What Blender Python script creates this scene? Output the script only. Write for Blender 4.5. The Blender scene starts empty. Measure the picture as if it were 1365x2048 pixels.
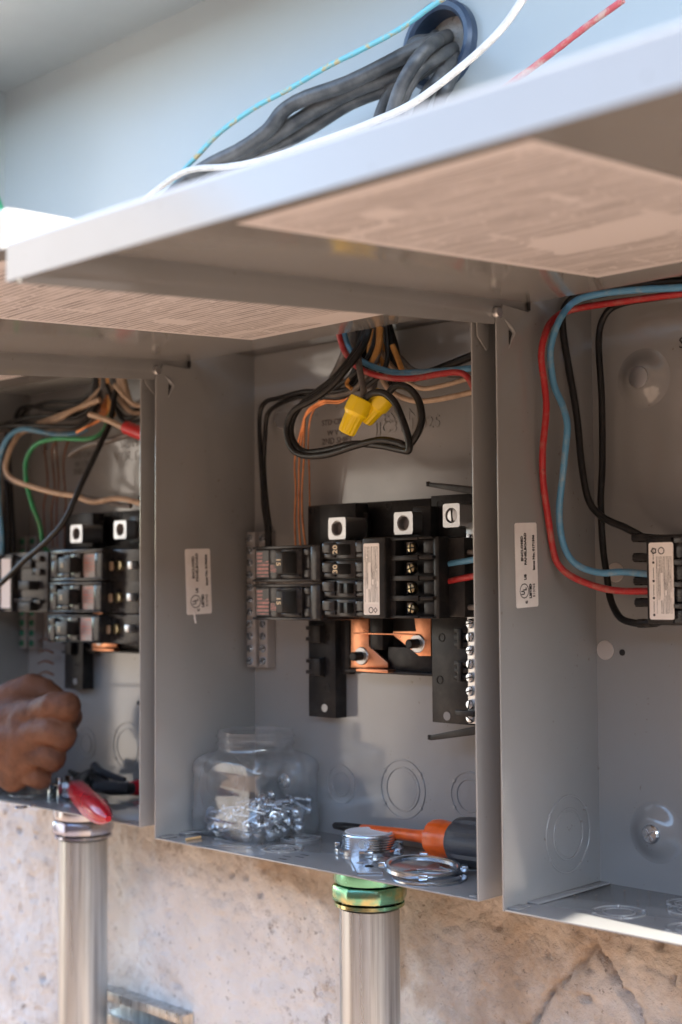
import bpy, bmesh, math, random
from mathutils import Vector, Matrix, noise
random.seed(7)
SC = bpy.context.scene
COL = SC.collection
R = math.radians
# ------------------------------------------------------------------ camera
CAM = Vector((0.68531, -0.90133, 0.26113)); YAW, PIT, ROL, FPX = 0.76419, 0.05685, -0.006, 2732.8
F_ = Vector((-math.sin(YAW)*math.cos(PIT), math.cos(YAW)*math.cos(PIT), math.sin(PIT)))
R0 = Vector((math.cos(YAW), math.sin(YAW), 0)); U0 = R0.cross(F_)
R_ = R0*math.cos(ROL) + U0*math.sin(ROL); U_ = U0*math.cos(ROL) - R0*math.sin(ROL)
cd = bpy.data.cameras.new('camera'); cam = bpy.data.objects.new('camera', cd); COL.objects.link(cam)
m = Matrix((R_, U_, -F_)).transposed().to_4x4(); m.translation = CAM; cam.matrix_world = m
cd.sensor_fit = 'VERTICAL'; cd.sensor_height = 36; cd.sensor_width = 24; cd.lens = FPX/2048*36
cd.clip_start = .02; cd.clip_end = 2000
cd.dof.use_dof = True; cd.dof.focus_distance = 1.22; cd.dof.aperture_fstop = 4.6
SC.camera = cam
# ------------------------------------------------------------------ world, sun, exposure
SUN = Vector((1.76, -.150, 1)).normalized()
w = bpy.data.worlds.new("World"); SC.world = w; w.use_nodes = True
nt = w.node_tree; bg = nt.nodes['Background']; sky = nt.nodes.new('ShaderNodeTexSky')
sky.sky_type = 'NISHITA'; sky.sun_disc = False
sky.sun_elevation = math.asin(SUN.z); sky.sun_rotation = math.atan2(SUN.x, SUN.y)
sky.air_density = 1.0; sky.dust_density = .6; sky.ozone_density = .5
nt.links.new(sky.outputs[0], bg.inputs[0]); bg.inputs[1].default_value = .14
sl = bpy.data.lights.new('sun', 'SUN'); sl.energy = 4.5; sl.angle = R(.53); sl.color = (1, .93, .82)
so = bpy.data.objects.new('sun', sl); COL.objects.link(so); so.rotation_euler = SUN.to_track_quat('Z', 'Y').to_euler(); so.location = (3, -1, 3)
vs = SC.view_settings; vs.view_transform = 'Standard'; vs.look = 'None'; vs.gamma = 1; vs.use_curve_mapping = False
vs.exposure = 2.98
SC.cycles.blur_glossy = 0.0; SC.cycles.caustics_reflective = True; SC.cycles.transparent_max_bounces = 24

def at(px, py, x=None, y=None, z=None):
    d = F_ + R_*((px-682.5)/FPX) - U_*((py-1024)/FPX)
    t = (x-CAM.x)/d.x if x is not None else (y-CAM.y)/d.y if y is not None else (z-CAM.z)/d.z
    return CAM + d*t

# ------------------------------------------------------------------ materials
MATS = {}
def nd(t, typ, **kw):
    n = t.nodes.new(typ)
    for k, v in kw.items():
        if k.startswith('i_'): n.inputs[k[2:].replace('_', ' ')].default_value = v
        else: setattr(n, k, v)
    return n
def mat(name, col, rough=.5, metal=0, var=None, var_col=None, var_scale=20, var_lo=.45, var_hi=.65, bump=0, bump_scale=300, rvar=0, speck=None, **kw):
    ma = bpy.data.materials.new(name); ma.use_nodes = True; t = ma.node_tree; p = t.nodes['Principled BSDF']; MATS[name] = ma
    p.inputs['Base Color'].default_value = (*col, 1); p.inputs['Roughness'].default_value = rough; p.inputs['Metallic'].default_value = metal
    for k, v in kw.items(): p.inputs[k.replace('_', ' ')].default_value = v
    tc = nd(t, 'ShaderNodeTexCoord')
    if var_col is not None:
        n = nd(t, 'ShaderNodeTexNoise', i_Scale=var_scale, i_Detail=6, i_Roughness=.65); t.links.new(tc.outputs['Object'], n.inputs['Vector'])
        mr = nd(t, 'ShaderNodeMapRange'); mr.inputs[1].default_value = var_lo; mr.inputs[2].default_value = var_hi
        t.links.new(n.outputs[0], mr.inputs[0])
        mx = nd(t, 'ShaderNodeMix', data_type='RGBA'); mx.inputs[6].default_value = (*col, 1); mx.inputs[7].default_value = (*var_col, 1)
        t.links.new(mr.outputs[0], mx.inputs[0]); t.links.new(mx.outputs[2], p.inputs['Base Color'])
    if speck:
        n4 = nd(t, 'ShaderNodeTexNoise', i_Scale=210.0, i_Detail=2); t.links.new(tc.outputs['Object'], n4.inputs['Vector'])
        n5 = nd(t, 'ShaderNodeTexNoise', i_Scale=14.0, i_Detail=4); t.links.new(tc.outputs['Object'], n5.inputs['Vector'])
        ad = nd(t, 'ShaderNodeMath', operation='MULTIPLY_ADD'); t.links.new(n5.outputs[0], ad.inputs[0]); ad.inputs[1].default_value = .35; t.links.new(n4.outputs[0], ad.inputs[2])
        m5 = nd(t, 'ShaderNodeMapRange'); m5.inputs[1].default_value = .90; m5.inputs[2].default_value = .97; m5.inputs[4].default_value = .55; t.links.new(ad.outputs[0], m5.inputs[0])
        mx2 = nd(t, 'ShaderNodeMix', data_type='RGBA'); mx2.inputs[7].default_value = (*speck, 1); t.links.new(m5.outputs[0], mx2.inputs[0])
        t.links.new(p.inputs['Base Color'].links[0].from_socket, mx2.inputs[6]); t.links.new(mx2.outputs[2], p.inputs['Base Color'])
    if rvar:
        n2 = nd(t, 'ShaderNodeTexNoise', i_Scale=35.0, i_Detail=5); t.links.new(tc.outputs['Object'], n2.inputs['Vector'])
        mr = nd(t, 'ShaderNodeMapRange'); mr.inputs[1].default_value = .3; mr.inputs[2].default_value = .7
        mr.inputs[3].default_value = max(.03, rough-rvar); mr.inputs[4].default_value = rough+rvar
        t.links.new(n2.outputs[0], mr.inputs[0]); t.links.new(mr.outputs[0], p.inputs['Roughness'])
    if bump:
        n3 = nd(t, 'ShaderNodeTexNoise', i_Scale=float(bump_scale), i_Detail=3); t.links.new(tc.outputs['Object'], n3.inputs['Vector'])
        b = nd(t, 'ShaderNodeBump', i_Strength=bump, i_Distance=.001); t.links.new(n3.outputs[0], b.inputs['Height']); t.links.new(b.outputs[0], p.inputs['Normal'])
    return ma
PAINT = mat('grey_enamel', (.262, .262, .260), .125, var_col=(.246, .242, .236), var_scale=6, var_lo=.3, var_hi=.7, bump=.012, bump_scale=160, rvar=.03, speck=(.15, .12, .095), IOR=1.62, Coat_Weight=.35, Coat_Roughness=.13, Coat_IOR=1.5)
PAINT2 = mat('pale_grey_enamel', (.385, .41, .405), .3, var_col=(.37, .392, .385), var_scale=4, var_lo=.3, var_hi=.7, bump=.03, bump_scale=300, rvar=.02)
BLACKP = mat('black_plastic', (.014, .014, .015), .34, var_col=(.03, .028, .027), var_scale=60, bump=.10, bump_scale=700, rvar=.06, Specular_IOR_Level=.22)
DARKP = mat('smoky_plastic', (.020, .020, .023), .19, var_col=(.036, .033, .031), var_scale=120, rvar=.07, Specular_IOR_Level=.32)
TOGGLE = mat('toggle_plastic', (.008, .008, .008), .42)
RUBBER = mat('black_insulation', (.009, .009, .009), .33, Specular_IOR_Level=.33, var_col=(.022, .019, .017), var_scale=150, var_lo=.5, var_hi=.8, bump=.2, bump_scale=500)
CABLE = mat('dusty_cable', (.035, .035, .036), .40, var_col=(.16, .15, .14), var_scale=28, var_lo=.4, var_hi=.8, bump=.3, bump_scale=250)
RED = mat('red_insulation', (.38, .018, .02), .38, var_col=(.36, .13, .10), var_scale=100, var_lo=.5, var_hi=.72, bump=.4, bump_scale=350, speck=(.10, .012, .01))
BLUE = mat('blue_insulation', (.085, .255, .42), .42, var_col=(.27, .34, .37), var_scale=75, var_lo=.50, var_hi=.74, bump=.4, bump_scale=350, speck=(.03, .05, .06))
TEAL = mat('teal_insulation', (.15, .44, .50), .5, var_col=(.46, .36, .18), var_scale=75, var_lo=.50, var_hi=.60, bump=.5, bump_scale=300, speck=(.25, .2, .12))
GREEN = mat('green_insulation', (.02, .26, .10), .4, var_col=(.04, .18, .08), var_scale=60)
WHITE = mat('white_insulation', (.60, .56, .52), .45, var_col=(.50, .45, .40), var_scale=90)
TAN = mat('tan_insulation', (.50, .36, .25), .45, var_col=(.36, .25, .17), var_scale=60)
GREYW = mat('grey_insulation', (.10, .085, .078), .5, var_col=(.17, .15, .13), var_scale=90)
PINK = mat('faded_red_insulation', (.50, .08, .085), .45, var_col=(.50, .30, .24), var_scale=90, var_lo=.47, var_hi=.62, bump=.4, bump_scale=300, speck=(.10, .02, .02))
COPPER = mat('copper_wire', (.80, .33, .14), .28, 1, var_col=(.55, .20, .08), var_scale=80)
COPBAR = mat('copper_bar', (.80, .36, .20), .32, 1, var_col=(.46, .20, .11), var_scale=45, var_lo=.48, var_hi=.75, rvar=.1, bump=.1, bump_scale=200)
BROWNC = mat('dull_copper', (.20, .085, .04), .4, .7, var_col=(.12, .05, .03), var_scale=80)
KRAFT = mat('kraft_filler', (.50, .24, .06), .8, var_col=(.36, .15, .035), var_scale=120)
ALU = mat('aluminium', (.58, .585, .59), .38, 1, bump=.1, bump_scale=600)
ALUD = mat('dull_aluminium', (.42, .40, .39), .45, .7, bump=.15, bump_scale=400)
ZINC = mat('zinc_plate', (.62, .66, .70), .24, 1, var_col=(.50, .56, .64), var_scale=60, bump=.08, bump_scale=300)
GALV = mat('galvanised_steel', (.52, .54, .55), .33, .82, var_col=(.30, .31, .315), var_scale=30, bump=.15, bump_scale=60, rvar=.1)
for n_ in [q for q in GALV.node_tree.nodes if q.type == 'TEX_NOISE']:       # streaks along the tube put light and dark reflections into its colour
    mp = GALV.node_tree.nodes.new('ShaderNodeMapping'); mp.inputs['Scale'].default_value = (3.2, 3.2, .10)
    GALV.node_tree.links.new(n_.inputs['Vector'].links[0].from_socket, mp.inputs[0]); GALV.node_tree.links.new(mp.outputs[0], n_.inputs['Vector'])
GREENZ = mat('green_chromate', (.20, .50, .36), .22, 1, var_col=(.62, .58, .30), var_scale=34, var_lo=.44, var_hi=.60, rvar=.08, bump=.1, bump_scale=90)
BLUEZ = mat('blue_chromate', (.36, .40, .58), .2, 1, var_col=(.52, .53, .56), var_scale=30, var_lo=.4, var_hi=.62)
PLUG = mat('hole_plug', (.50, .46, .43), .45, .3)
BRASS = mat('brass_screw', (.55, .47, .30), .3, 1, var_col=(.40, .33, .18), var_scale=200)
GRNSC = mat('green_screw', (.05, .26, .16), .35, .5)
YELLOW = mat('yellow_plastic', (.85, .60, .005), .38, bump=.05, bump_scale=500)
ORANGE = mat('orange_plastic', (.75, .11, .01), .32, var_col=(.62, .085, .01), var_scale=60)
GRIP = mat('dark_grip', (.035, .036, .042), .55, bump=.25, bump_scale=600)
REDGRIP = mat('red_grip', (.42, .008, .018), .22, var_col=(.33, .006, .014), var_scale=40)
PAPER = mat('label_paper', (.80, .76, .73), .5, var_col=(.74, .69, .66), var_scale=50)
INK = mat('black_ink', (.012, .011, .011), .5)
INKF = mat('faded_ink', (.07, .065, .06), .5)
CREAM = mat('cream_print', (.78, .66, .46), .5)
PINKINK = mat('red_print', (.55, .16, .13), .5)
REDTAPE = mat('red_tape', (.50, .012, .015), .3)
WOOD = mat('match_wood', (.60, .38, .18), .6)
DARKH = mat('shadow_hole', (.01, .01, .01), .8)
SKIN = mat('skin', (.140, .058, .031), .62, var_col=(.085, .034, .019), var_scale=34, Specular_IOR_Level=.3, bump=.6, bump_scale=190)
NAIL = mat('finger_nail', (.42, .24, .17), .35)
CLOTH = mat('dark_sleeve', (.03, .035, .05), .9)
LINER = mat('bushing_plastic', (.035, .055, .095), .3, var_col=(.06, .08, .12), var_scale=90, var_lo=.5, var_hi=.7)
THROAT = mat('white_throat_liner', (.78, .82, .86), .45)
def clear_mat():
    ma = bpy.data.materials.new('clear_plastic'); ma.use_nodes = True; t = ma.node_tree; t.nodes.remove(t.nodes['Principled BSDF']); L = t.links.new
    out = [n for n in t.nodes if n.type == 'OUTPUT_MATERIAL'][0]
    tr_ = nd(t, 'ShaderNodeBsdfTransparent'); tr_.inputs[0].default_value = (.965, .975, .98, 1)
    gl = nd(t, 'ShaderNodeBsdfGlossy'); gl.inputs['Roughness'].default_value = .09
    df = nd(t, 'ShaderNodeBsdfTranslucent'); df.inputs[0].default_value = (.8, .8, .8, 1); d2 = nd(t, 'ShaderNodeBsdfDiffuse'); d2.inputs[0].default_value = (.75, .75, .75, 1)
    ad = nd(t, 'ShaderNodeMixShader'); ad.inputs[0].default_value = .6; L(df.outputs[0], ad.inputs[1]); L(d2.outputs[0], ad.inputs[2])
    lw = nd(t, 'ShaderNodeLayerWeight'); pw = nd(t, 'ShaderNodeMath', operation='POWER'); L(lw.outputs['Facing'], pw.inputs[0]); pw.inputs[1].default_value = 3.2
    fr = nd(t, 'ShaderNodeMath', operation='MULTIPLY_ADD'); L(pw.outputs[0], fr.inputs[0]); fr.inputs[1].default_value = .60; fr.inputs[2].default_value = .05
    tc = nd(t, 'ShaderNodeTexCoord'); n = nd(t, 'ShaderNodeTexNoise', i_Scale=45.0, i_Detail=6); L(tc.outputs['Object'], n.inputs[0])
    mr = nd(t, 'ShaderNodeMapRange'); mr.inputs[1].default_value = .4; mr.inputs[2].default_value = .75; mr.inputs[3].default_value = .03; mr.inputs[4].default_value = .15; L(n.outputs[0], mr.inputs[0])
    n2 = nd(t, 'ShaderNodeTexNoise', i_Scale=30.0, i_Detail=2); L(tc.outputs['Object'], n2.inputs[0]); b = nd(t, 'ShaderNodeBump', i_Strength=.10, i_Distance=.002); L(n2.outputs[0], b.inputs['Height']); L(b.outputs[0], gl.inputs['Normal']); L(b.outputs[0], lw.inputs['Normal'])
    m1 = nd(t, 'ShaderNodeMixShader'); L(mr.outputs[0], m1.inputs[0]); L(tr_.outputs[0], m1.inputs[1]); L(ad.outputs[0], m1.inputs[2])
    m2 = nd(t, 'ShaderNodeMixShader'); L(fr.outputs[0], m2.inputs[0]); L(m1.outputs[0], m2.inputs[1]); L(gl.outputs[0], m2.inputs[2]); L(m2.outputs[0], out.inputs[0])
    return ma
CLEAR = clear_mat()

def print_mat(name, paper, ink, rows, dens, block=3.0, seed=0.0, thresh=.47, rough=.45):
    """Printed sheet: rows of tiny type broken into words and paragraphs (flat print, in UV space)."""
    ma = bpy.data.materials.new(name); ma.use_nodes = True; t = ma.node_tree; p = t.nodes['Principled BSDF']; L = t.links.new
    p.inputs['Roughness'].default_value = rough
    uv = nd(t, 'ShaderNodeUVMap'); sp = nd(t, 'ShaderNodeSeparateXYZ'); L(uv.outputs[0], sp.inputs[0])
    def mth(op, a, b=None):
        n = nd(t, 'ShaderNodeMath', operation=op)
        for i, v in enumerate((a, b)):
            if v is None: continue
            if isinstance(v, (int, float)): n.inputs[i].default_value = v
            else: L(v, n.inputs[i])
        return n.outputs[0]
    vr = mth('MULTIPLY', sp.outputs[1], rows); line = mth('LESS_THAN', mth('FRACT', vr), .58); ri = mth('FLOOR', vr)
    c = nd(t, 'ShaderNodeCombineXYZ'); L(mth('MULTIPLY', sp.outputs[0], dens), c.inputs[0]); L(mth('MULTIPLY', ri, 7.31), c.inputs[1]); c.inputs[2].default_value = seed
    n1 = nd(t, 'ShaderNodeTexNoise', i_Scale=1.0, i_Detail=2); L(c.outputs[0], n1.inputs['Vector'])
    word = mth('GREATER_THAN', n1.outputs[0], mth('ADD', thresh-.12, 0))
    c2 = nd(t, 'ShaderNodeCombineXYZ'); L(mth('MULTIPLY', sp.outputs[0], block), c2.inputs[0]); L(mth('MULTIPLY', sp.outputs[1], block*2.4), c2.inputs[1]); c2.inputs[2].default_value = seed+3
    vo = nd(t, 'ShaderNodeTexVoronoi', feature='F1', distance='CHEBYCHEV', i_Scale=1.0, i_Randomness=.55); L(c2.outputs[0], vo.inputs['Vector'])
    sp2 = nd(t, 'ShaderNodeSeparateColor'); L(vo.outputs['Color'], sp2.inputs[0])
    para = mth('MULTIPLY', mth('GREATER_THAN', sp2.outputs[0], .05), mth('LESS_THAN', vo.outputs['Distance'], mth('ADD', .52, mth('MULTIPLY', n1.outputs[0], .12))))
    e = mth('MULTIPLY', mth('MULTIPLY', mth('GREATER_THAN', sp.outputs[0], .035), mth('LESS_THAN', sp.outputs[0], .965)), mth('MULTIPLY', mth('GREATER_THAN', sp.outputs[1], .03), mth('LESS_THAN', sp.outputs[1], .97)))
    c3 = nd(t, 'ShaderNodeCombineXYZ'); L(mth('MULTIPLY', sp.outputs[0], block*1.3), c3.inputs[0]); L(mth('MULTIPLY', ri, .9), c3.inputs[1]); c3.inputs[2].default_value = seed+6
    n3 = nd(t, 'ShaderNodeTexNoise', i_Scale=1.0, i_Detail=3); L(c3.outputs[0], n3.inputs['Vector'])
    mr = nd(t, 'ShaderNodeMapRange'); mr.inputs[1].default_value = .35; mr.inputs[2].default_value = .65; mr.inputs[3].default_value = .25; mr.inputs[4].default_value = 1.0; L(n3.outputs[0], mr.inputs[0])
    k = mth('MULTIPLY', mth('MULTIPLY', mth('MULTIPLY', line, word), mth('MULTIPLY', para, e)), mr.outputs[0])
    mx = nd(t, 'ShaderNodeMix', data_type='RGBA'); mx.inputs[6].default_value = (*paper, 1); mx.inputs[7].default_value = (*ink, 1)
    L(k, mx.inputs[0]); L(mx.outputs[2], p.inputs['Base Color'])
    return ma
SHEET = print_mat('printed_sheet', (.66, .62, .62), (.26, .235, .235), 66, 30, 2.6, 1.0)
SHEET2 = print_mat('printed_sheet_worn', (.66, .62, .62), (.26, .235, .235), 62, 30, 2.8, 9.0)
TINY = print_mat('tiny_print', (.80, .76, .73), (.06, .055, .05), 11, 42, 2.2, 4.0, .45)
REDTXT = print_mat('red_tiny_print', (.022, .021, .023), (.50, .17, .15), 7, 16, 1.2, 2.0, .40, .3)
REDTXT2 = print_mat('faded_red_print', (.30, .27, .27), (.50, .2, .17), 7, 16, 1.2, 5.0, .45, .3)

# ------------------------------------------------------------------ mesh helpers
def wloc(o):
    v = Vector()
    while o: v += o.location; o = o.parent
    return v
def new(name, bm, ma, parent=None, smooth=True, ang=35, loc=None):
    """bm is in world coordinates; the object keeps its thing's origin."""
    if parent is not None: L = wloc(parent)
    elif loc is not None: L = Vector(loc)
    else:
        xs = [v.co for v in bm.verts]; L = Vector(((min(v.x for v in xs)+max(v.x for v in xs))/2, (min(v.y for v in xs)+max(v.y for v in xs))/2, min(v.z for v in xs)))
    bmesh.ops.translate(bm, vec=-L, verts=bm.verts)
    me = bpy.data.meshes.new(name); bm.to_mesh(me); bm.free()
    if ma: me.materials.append(ma)
    if smooth and len(me.polygons):
        me.polygons.foreach_set('use_smooth', [True]*len(me.polygons)); me.set_sharp_from_angle(angle=R(ang))
    o = bpy.data.objects.new(name, me); COL.objects.link(o)
    if parent is not None: o.parent = parent
    else: o.location = L
    return o
def tag(o, label=None, cat=None, group=None, kind=None):
    for k, v in (('label', label), ('category', cat), ('group', group), ('kind', kind)):
        if v: o[k] = v
    return o
def thing(name, loc, label, cat, group=None):
    o = bpy.data.objects.new(name, None); COL.objects.link(o); o.location = loc; o.empty_display_size = .02
    return tag(o, label, cat, group)
def BM(): return bmesh.new()
def box(bm, x0, x1, y0, y1, z0, z1, bev=.0007, seg=2, rot=None, piv=None):
    r = bmesh.ops.create_cube(bm, size=1); vs_ = r['verts']
    sx, sy, sz = abs(x1-x0), abs(y1-y0), abs(z1-z0)
    for v in vs_: v.co = Vector(((x0+x1)/2+v.co.x*sx, (y0+y1)/2+v.co.y*sy, (z0+z1)/2+v.co.z*sz))
    if rot is not None: bmesh.ops.rotate(bm, verts=vs_, cent=piv or Vector(((x0+x1)/2, (y0+y1)/2, (z0+z1)/2)), matrix=rot)
    b = min(bev, .45*min(sx, sy, sz))
    if b > 0:
        ed = {e for v in vs_ for e in v.link_edges}
        bmesh.ops.bevel(bm, geom=list(ed), offset=b, segments=seg, profile=.5, affect='EDGES')
    return bm
def frame_of(d):
    d = d.normalized(); a = Vector((0, 0, 1)) if abs(d.z) < .9 else Vector((1, 0, 0))
    u = d.cross(a).normalized(); return u, d.cross(u).normalized(), d
def lathe(bm, prof, c, axis, seg=24, cap=True):
    """prof: (radius, distance along axis) list."""
    u, v, d = frame_of(Vector(axis)); c = Vector(c); rings = []
    for r, h in prof:
        rings.append([bm.verts.new(c+d*h+(u*math.cos(2*math.pi*i/seg)+v*math.sin(2*math.pi*i/seg))*max(r, 1e-5)) for i in range(seg)])
    for a, b in zip(rings, rings[1:]):
        for i in range(seg): bm.faces.new((a[i], a[(i+1) % seg], b[(i+1) % seg], b[i]))
    if cap:
        bm.faces.new(rings[0][::-1]); bm.faces.new(rings[-1])
    return bm
def cyl(bm, p0, p1, r, seg=20, bev=0):
    p0 = Vector(p0); p1 = Vector(p1); L = (p1-p0).length
    pr = [(r, 0), (r, L)] if not bev else [(r-bev, 0), (r, bev), (r, L-bev), (r-bev, L)]
    return lathe(bm, pr, p0, p1-p0, seg)
def spline(pts, n=8):
    P = [Vector(p) for p in pts]
    if len(P) < 3: return P
    P = [P[0]*2-P[1]] + P + [P[-1]*2-P[-2]]; out = []
    for i in range(1, len(P)-2):
        a, b, c, d = P[i-1:i+3]
        for k in range(n):
            t = k/n
            out.append(.5*((2*b)+(c-a)*t+(2*a-5*b+4*c-d)*t*t+(3*b-a-3*c+d)*t**3))
    out.append(P[-2]); return out
def tube(bm, pts, r, seg=10, n=8, wob=0):
    S = spline(pts, n); rs = r if isinstance(r, (list, tuple)) else None
    prev = None; rings = []
    for i, p in enumerate(S):
        d = (S[min(i+1, len(S)-1)]-S[max(i-1, 0)]).normalized()
        if prev is None: u, v, _ = frame_of(d)
        else:
            u = (prev-d*prev.dot(d))
            u = u.normalized() if u.length > 1e-6 else frame_of(d)[0]
            v = d.cross(u)
        prev = u
        if rs:
            f = i/(len(S)-1)*(len(rs)-1); k = min(int(f), len(rs)-2); rr = rs[k]+(rs[k+1]-rs[k])*(f-k)
        else: rr = r
        if wob: rr *= 1+wob*noise.noise(p*120)
        rings.append([bm.verts.new(p+(u*math.cos(2*math.pi*j/seg)+v*math.sin(2*math.pi*j/seg))*rr) for j in range(seg)])
    for a, b in zip(rings, rings[1:]):
        for j in range(seg): bm.faces.new((a[j], a[(j+1) % seg], b[(j+1) % seg], b[j]))
    bm.faces.new(rings[0][::-1]); bm.faces.new(rings[-1]); return bm
def prism(bm, poly, axis, a, b, bev=0):
    """poly: 2-D outline; axis x/y/z: extruded from a to b along it."""
    def mk(q, t):
        return Vector((t, *q)) if axis == 'x' else Vector((q[0], t, q[1])) if axis == 'y' else Vector((*q, t))
    A = [bm.verts.new(mk(q, a)) for q in poly]; B = [bm.verts.new(mk(q, b)) for q in poly]; n = len(poly)
    fs = [bm.faces.new(A), bm.faces.new(B[::-1])] + [bm.faces.new((A[i], B[i], B[(i+1) % n], A[(i+1) % n])) for i in range(n)]
    bmesh.ops.recalc_face_normals(bm, faces=fs)
    if bev: bmesh.ops.bevel(bm, geom=list({e for f in fs for e in f.edges}), offset=bev, segments=2, profile=.5, affect='EDGES')
    return bm
def rrect(w, h, r, n=5):
    o = []
    for cx, cy, a0 in ((w-r, h-r, 0), (r, h-r, 90), (r, r, 180), (w-r, r, 270)):
        for k in range(n+1): a = R(a0+90*k/n); o.append((cx+r*math.cos(a), cy+r*math.sin(a)))
    return o
def sheet(name, o, u, v, w, h, ma, parent=None, r=.002, thick=.00025):
    """A thin sticker: origin o, unit axes u, v; has thickness; UV over the face."""
    u = Vector(u).normalized(); v = Vector(v).normalized(); n = u.cross(v); bm = BM(); uvl = bm.loops.layers.uv.new('UVMap'); P = rrect(w, h, r)
    A = [bm.verts.new(Vector(o)+u*a+v*b+n*thick) for a, b in P]; B = [bm.verts.new(Vector(o)+u*a+v*b) for a, b in P]
    f = bm.faces.new(A)
    for l, (a, b) in zip(f.loops, P): l[uvl].uv = (a/w, b/h)
    k = len(P)
    for i in range(k): bm.faces.new((A[i], B[i], B[(i+1) % k], A[(i+1) % k]))
    return new(name, bm, ma, parent, smooth=False)
def text(name, s, o, u, v, size, ma, parent, thick=.00012, align='LEFT', bold=0, sx=1):
    cu = bpy.data.curves.new('t', 'FONT'); cu.body = s; cu.size = size; cu.extrude = thick; cu.align_x = align; cu.offset = bold; cu.resolution_u = 2
    to = bpy.data.objects.new('t', cu); COL.objects.link(to)
    dg = bpy.context.evaluated_depsgraph_get(); me = bpy.data.meshes.new_from_object(to.evaluated_get(dg))
    bpy.data.objects.remove(to)
    u = Vector(u).normalized(); v = Vector(v).normalized(); n = u.cross(v)
    M = Matrix((u*sx, v, n)).transposed().to_4x4(); M.translation = Vector(o)-wloc(parent)
    me.transform(M); me.materials.clear(); me.materials.append(ma)
    ob = bpy.data.objects.new(name, me); COL.objects.link(ob); ob.parent = parent; return ob
def grid_slab(bm, o, u, v, w_, h_, t_, nx, ny, uv=False):
    """thin plate cut into a grid; t_ is the thickness vector"""
    u = Vector(u).normalized(); v = Vector(v).normalized(); o = Vector(o); lay = bm.loops.layers.uv.verify() if uv else None
    G = [[[bm.verts.new(o+t+u*(w_*i/nx)+v*(h_*j/ny)) for j in range(ny+1)] for i in range(nx+1)] for t in (Vector(), Vector(t_))]
    fs = []
    for k, g in enumerate(G):
        for i in range(nx):
            for j in range(ny):
                q = [(i, j), (i+1, j), (i+1, j+1), (i, j+1)]
                f = bm.faces.new([g[a][b] for a, b in q]); fs.append(f)
                if uv:
                    for l, (a, b) in zip(f.loops, q): l[lay].uv = (a/nx, b/ny)
    rim = [(i, 0) for i in range(nx)]+[(nx, j) for j in range(ny)]+[(nx-i, ny) for i in range(nx)]+[(0, ny-j) for j in range(ny)]
    for (a, b) in zip(rim, rim[1:]+rim[:1]): fs.append(bm.faces.new((G[0][a[0]][a[1]], G[0][b[0]][b[1]], G[1][b[0]][b[1]], G[1][a[0]][a[1]])))
    bmesh.ops.recalc_face_normals(bm, faces=fs); return bm
def ring_bm(bm, c, axis, r0, r1, h, seg=40):
    """flat ring with rounded rims"""
    b = min(h, r1-r0)*.3
    prof = [(r0, 0), (r0, h-b), (r0+b, h), (r1-b, h), (r1, h-b), (r1, 0), (r0, 0)]
    return lathe(bm, prof, c, axis, seg, cap=False)
def screw_bm(bm, c, axis, r, h, slot='slot', ang=0, seg=16):
    u, v, d = frame_of(Vector(axis)); c = Vector(c)
    lathe(bm, [(r, 0), (r, h*.55), (r*.82, h*.95), (r*.3, h*1.08), (.0001, h*1.1)], c, axis, seg)
    return bm
def slot_bm(bm, c, axis, r, h, ang, cross=False):
    u, v, d = frame_of(Vector(axis)); c = Vector(c)
    for a in ((ang, ang+90) if cross else (ang,)):
        p = u*math.cos(R(a))+v*math.sin(R(a)); q = d.cross(p)
        vv = [bm.verts.new(c+d*(h*t)+p*(r*.86*s1)+q*(r*.13*s2)) for t in (.5, 1.14) for s1, s2 in ((-1, -1), (1, -1), (1, 1), (-1, 1))]
        for f in ((0, 3, 2, 1), (4, 5, 6, 7), (0, 1, 5, 4), (1, 2, 6, 5), (2, 3, 7, 6), (3, 0, 4, 7)): bm.faces.new([vv[i] for i in f])
    return bm
def screw(name, c, axis, r, h, ma, parent, ang=30, cross=False):
    o = new(name, screw_bm(BM(), c, axis, r, h), ma, parent)
    new('slot', slot_bm(BM(), c, axis, r*(.72 if cross else 1), h, ang, cross), ALUD if cross else DARKH, o, smooth=False); return o
def screw1(name, c, axis, r, h, ma, parent, ang=30, cross=False):
    """one level only (already a sub-part): head with its slot cut as a raised-rim groove in one mesh"""
    bm = screw_bm(BM(), c, axis, r, h); o = new(name, bm, ma, parent); me = o.data; me.materials.append(DARKH)
    b2 = BM(); b2.from_mesh(me); k = len(b2.faces); slot_bm(b2, Vector(c)-wloc(o), axis, r, h, ang, cross)
    for i, f in enumerate(b2.faces):
        if i >= k: f.material_index = 1
    b2.to_mesh(me); b2.free(); return o

# ------------------------------------------------------------------ ground and wall
bm = BM()
gx = [-900, -200, -40, -12] + [-6+.5*i for i in range(25)] + [12, 40, 200, 900]
gv = [[bm.verts.new((x, y, -1.15+(.02*noise.noise(Vector((x*.8, y*.8, 0))) if abs(x) < 12 and abs(y) < 12 else 0))) for y in gx] for x in gx]
for i in range(len(gx)-1):
    for j in range(len(gx)-1): bm.faces.new((gv[i][j], gv[i+1][j], gv[i+1][j+1], gv[i][j+1]))
GR = mat('dry_earth', (.215, .145, .100), .9, var_col=(.165, .110, .075), var_scale=3, bump=.6, bump_scale=40)
tag(new('ground', bm, GR, loc=(0, 0, 0)), kind='structure')

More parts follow.
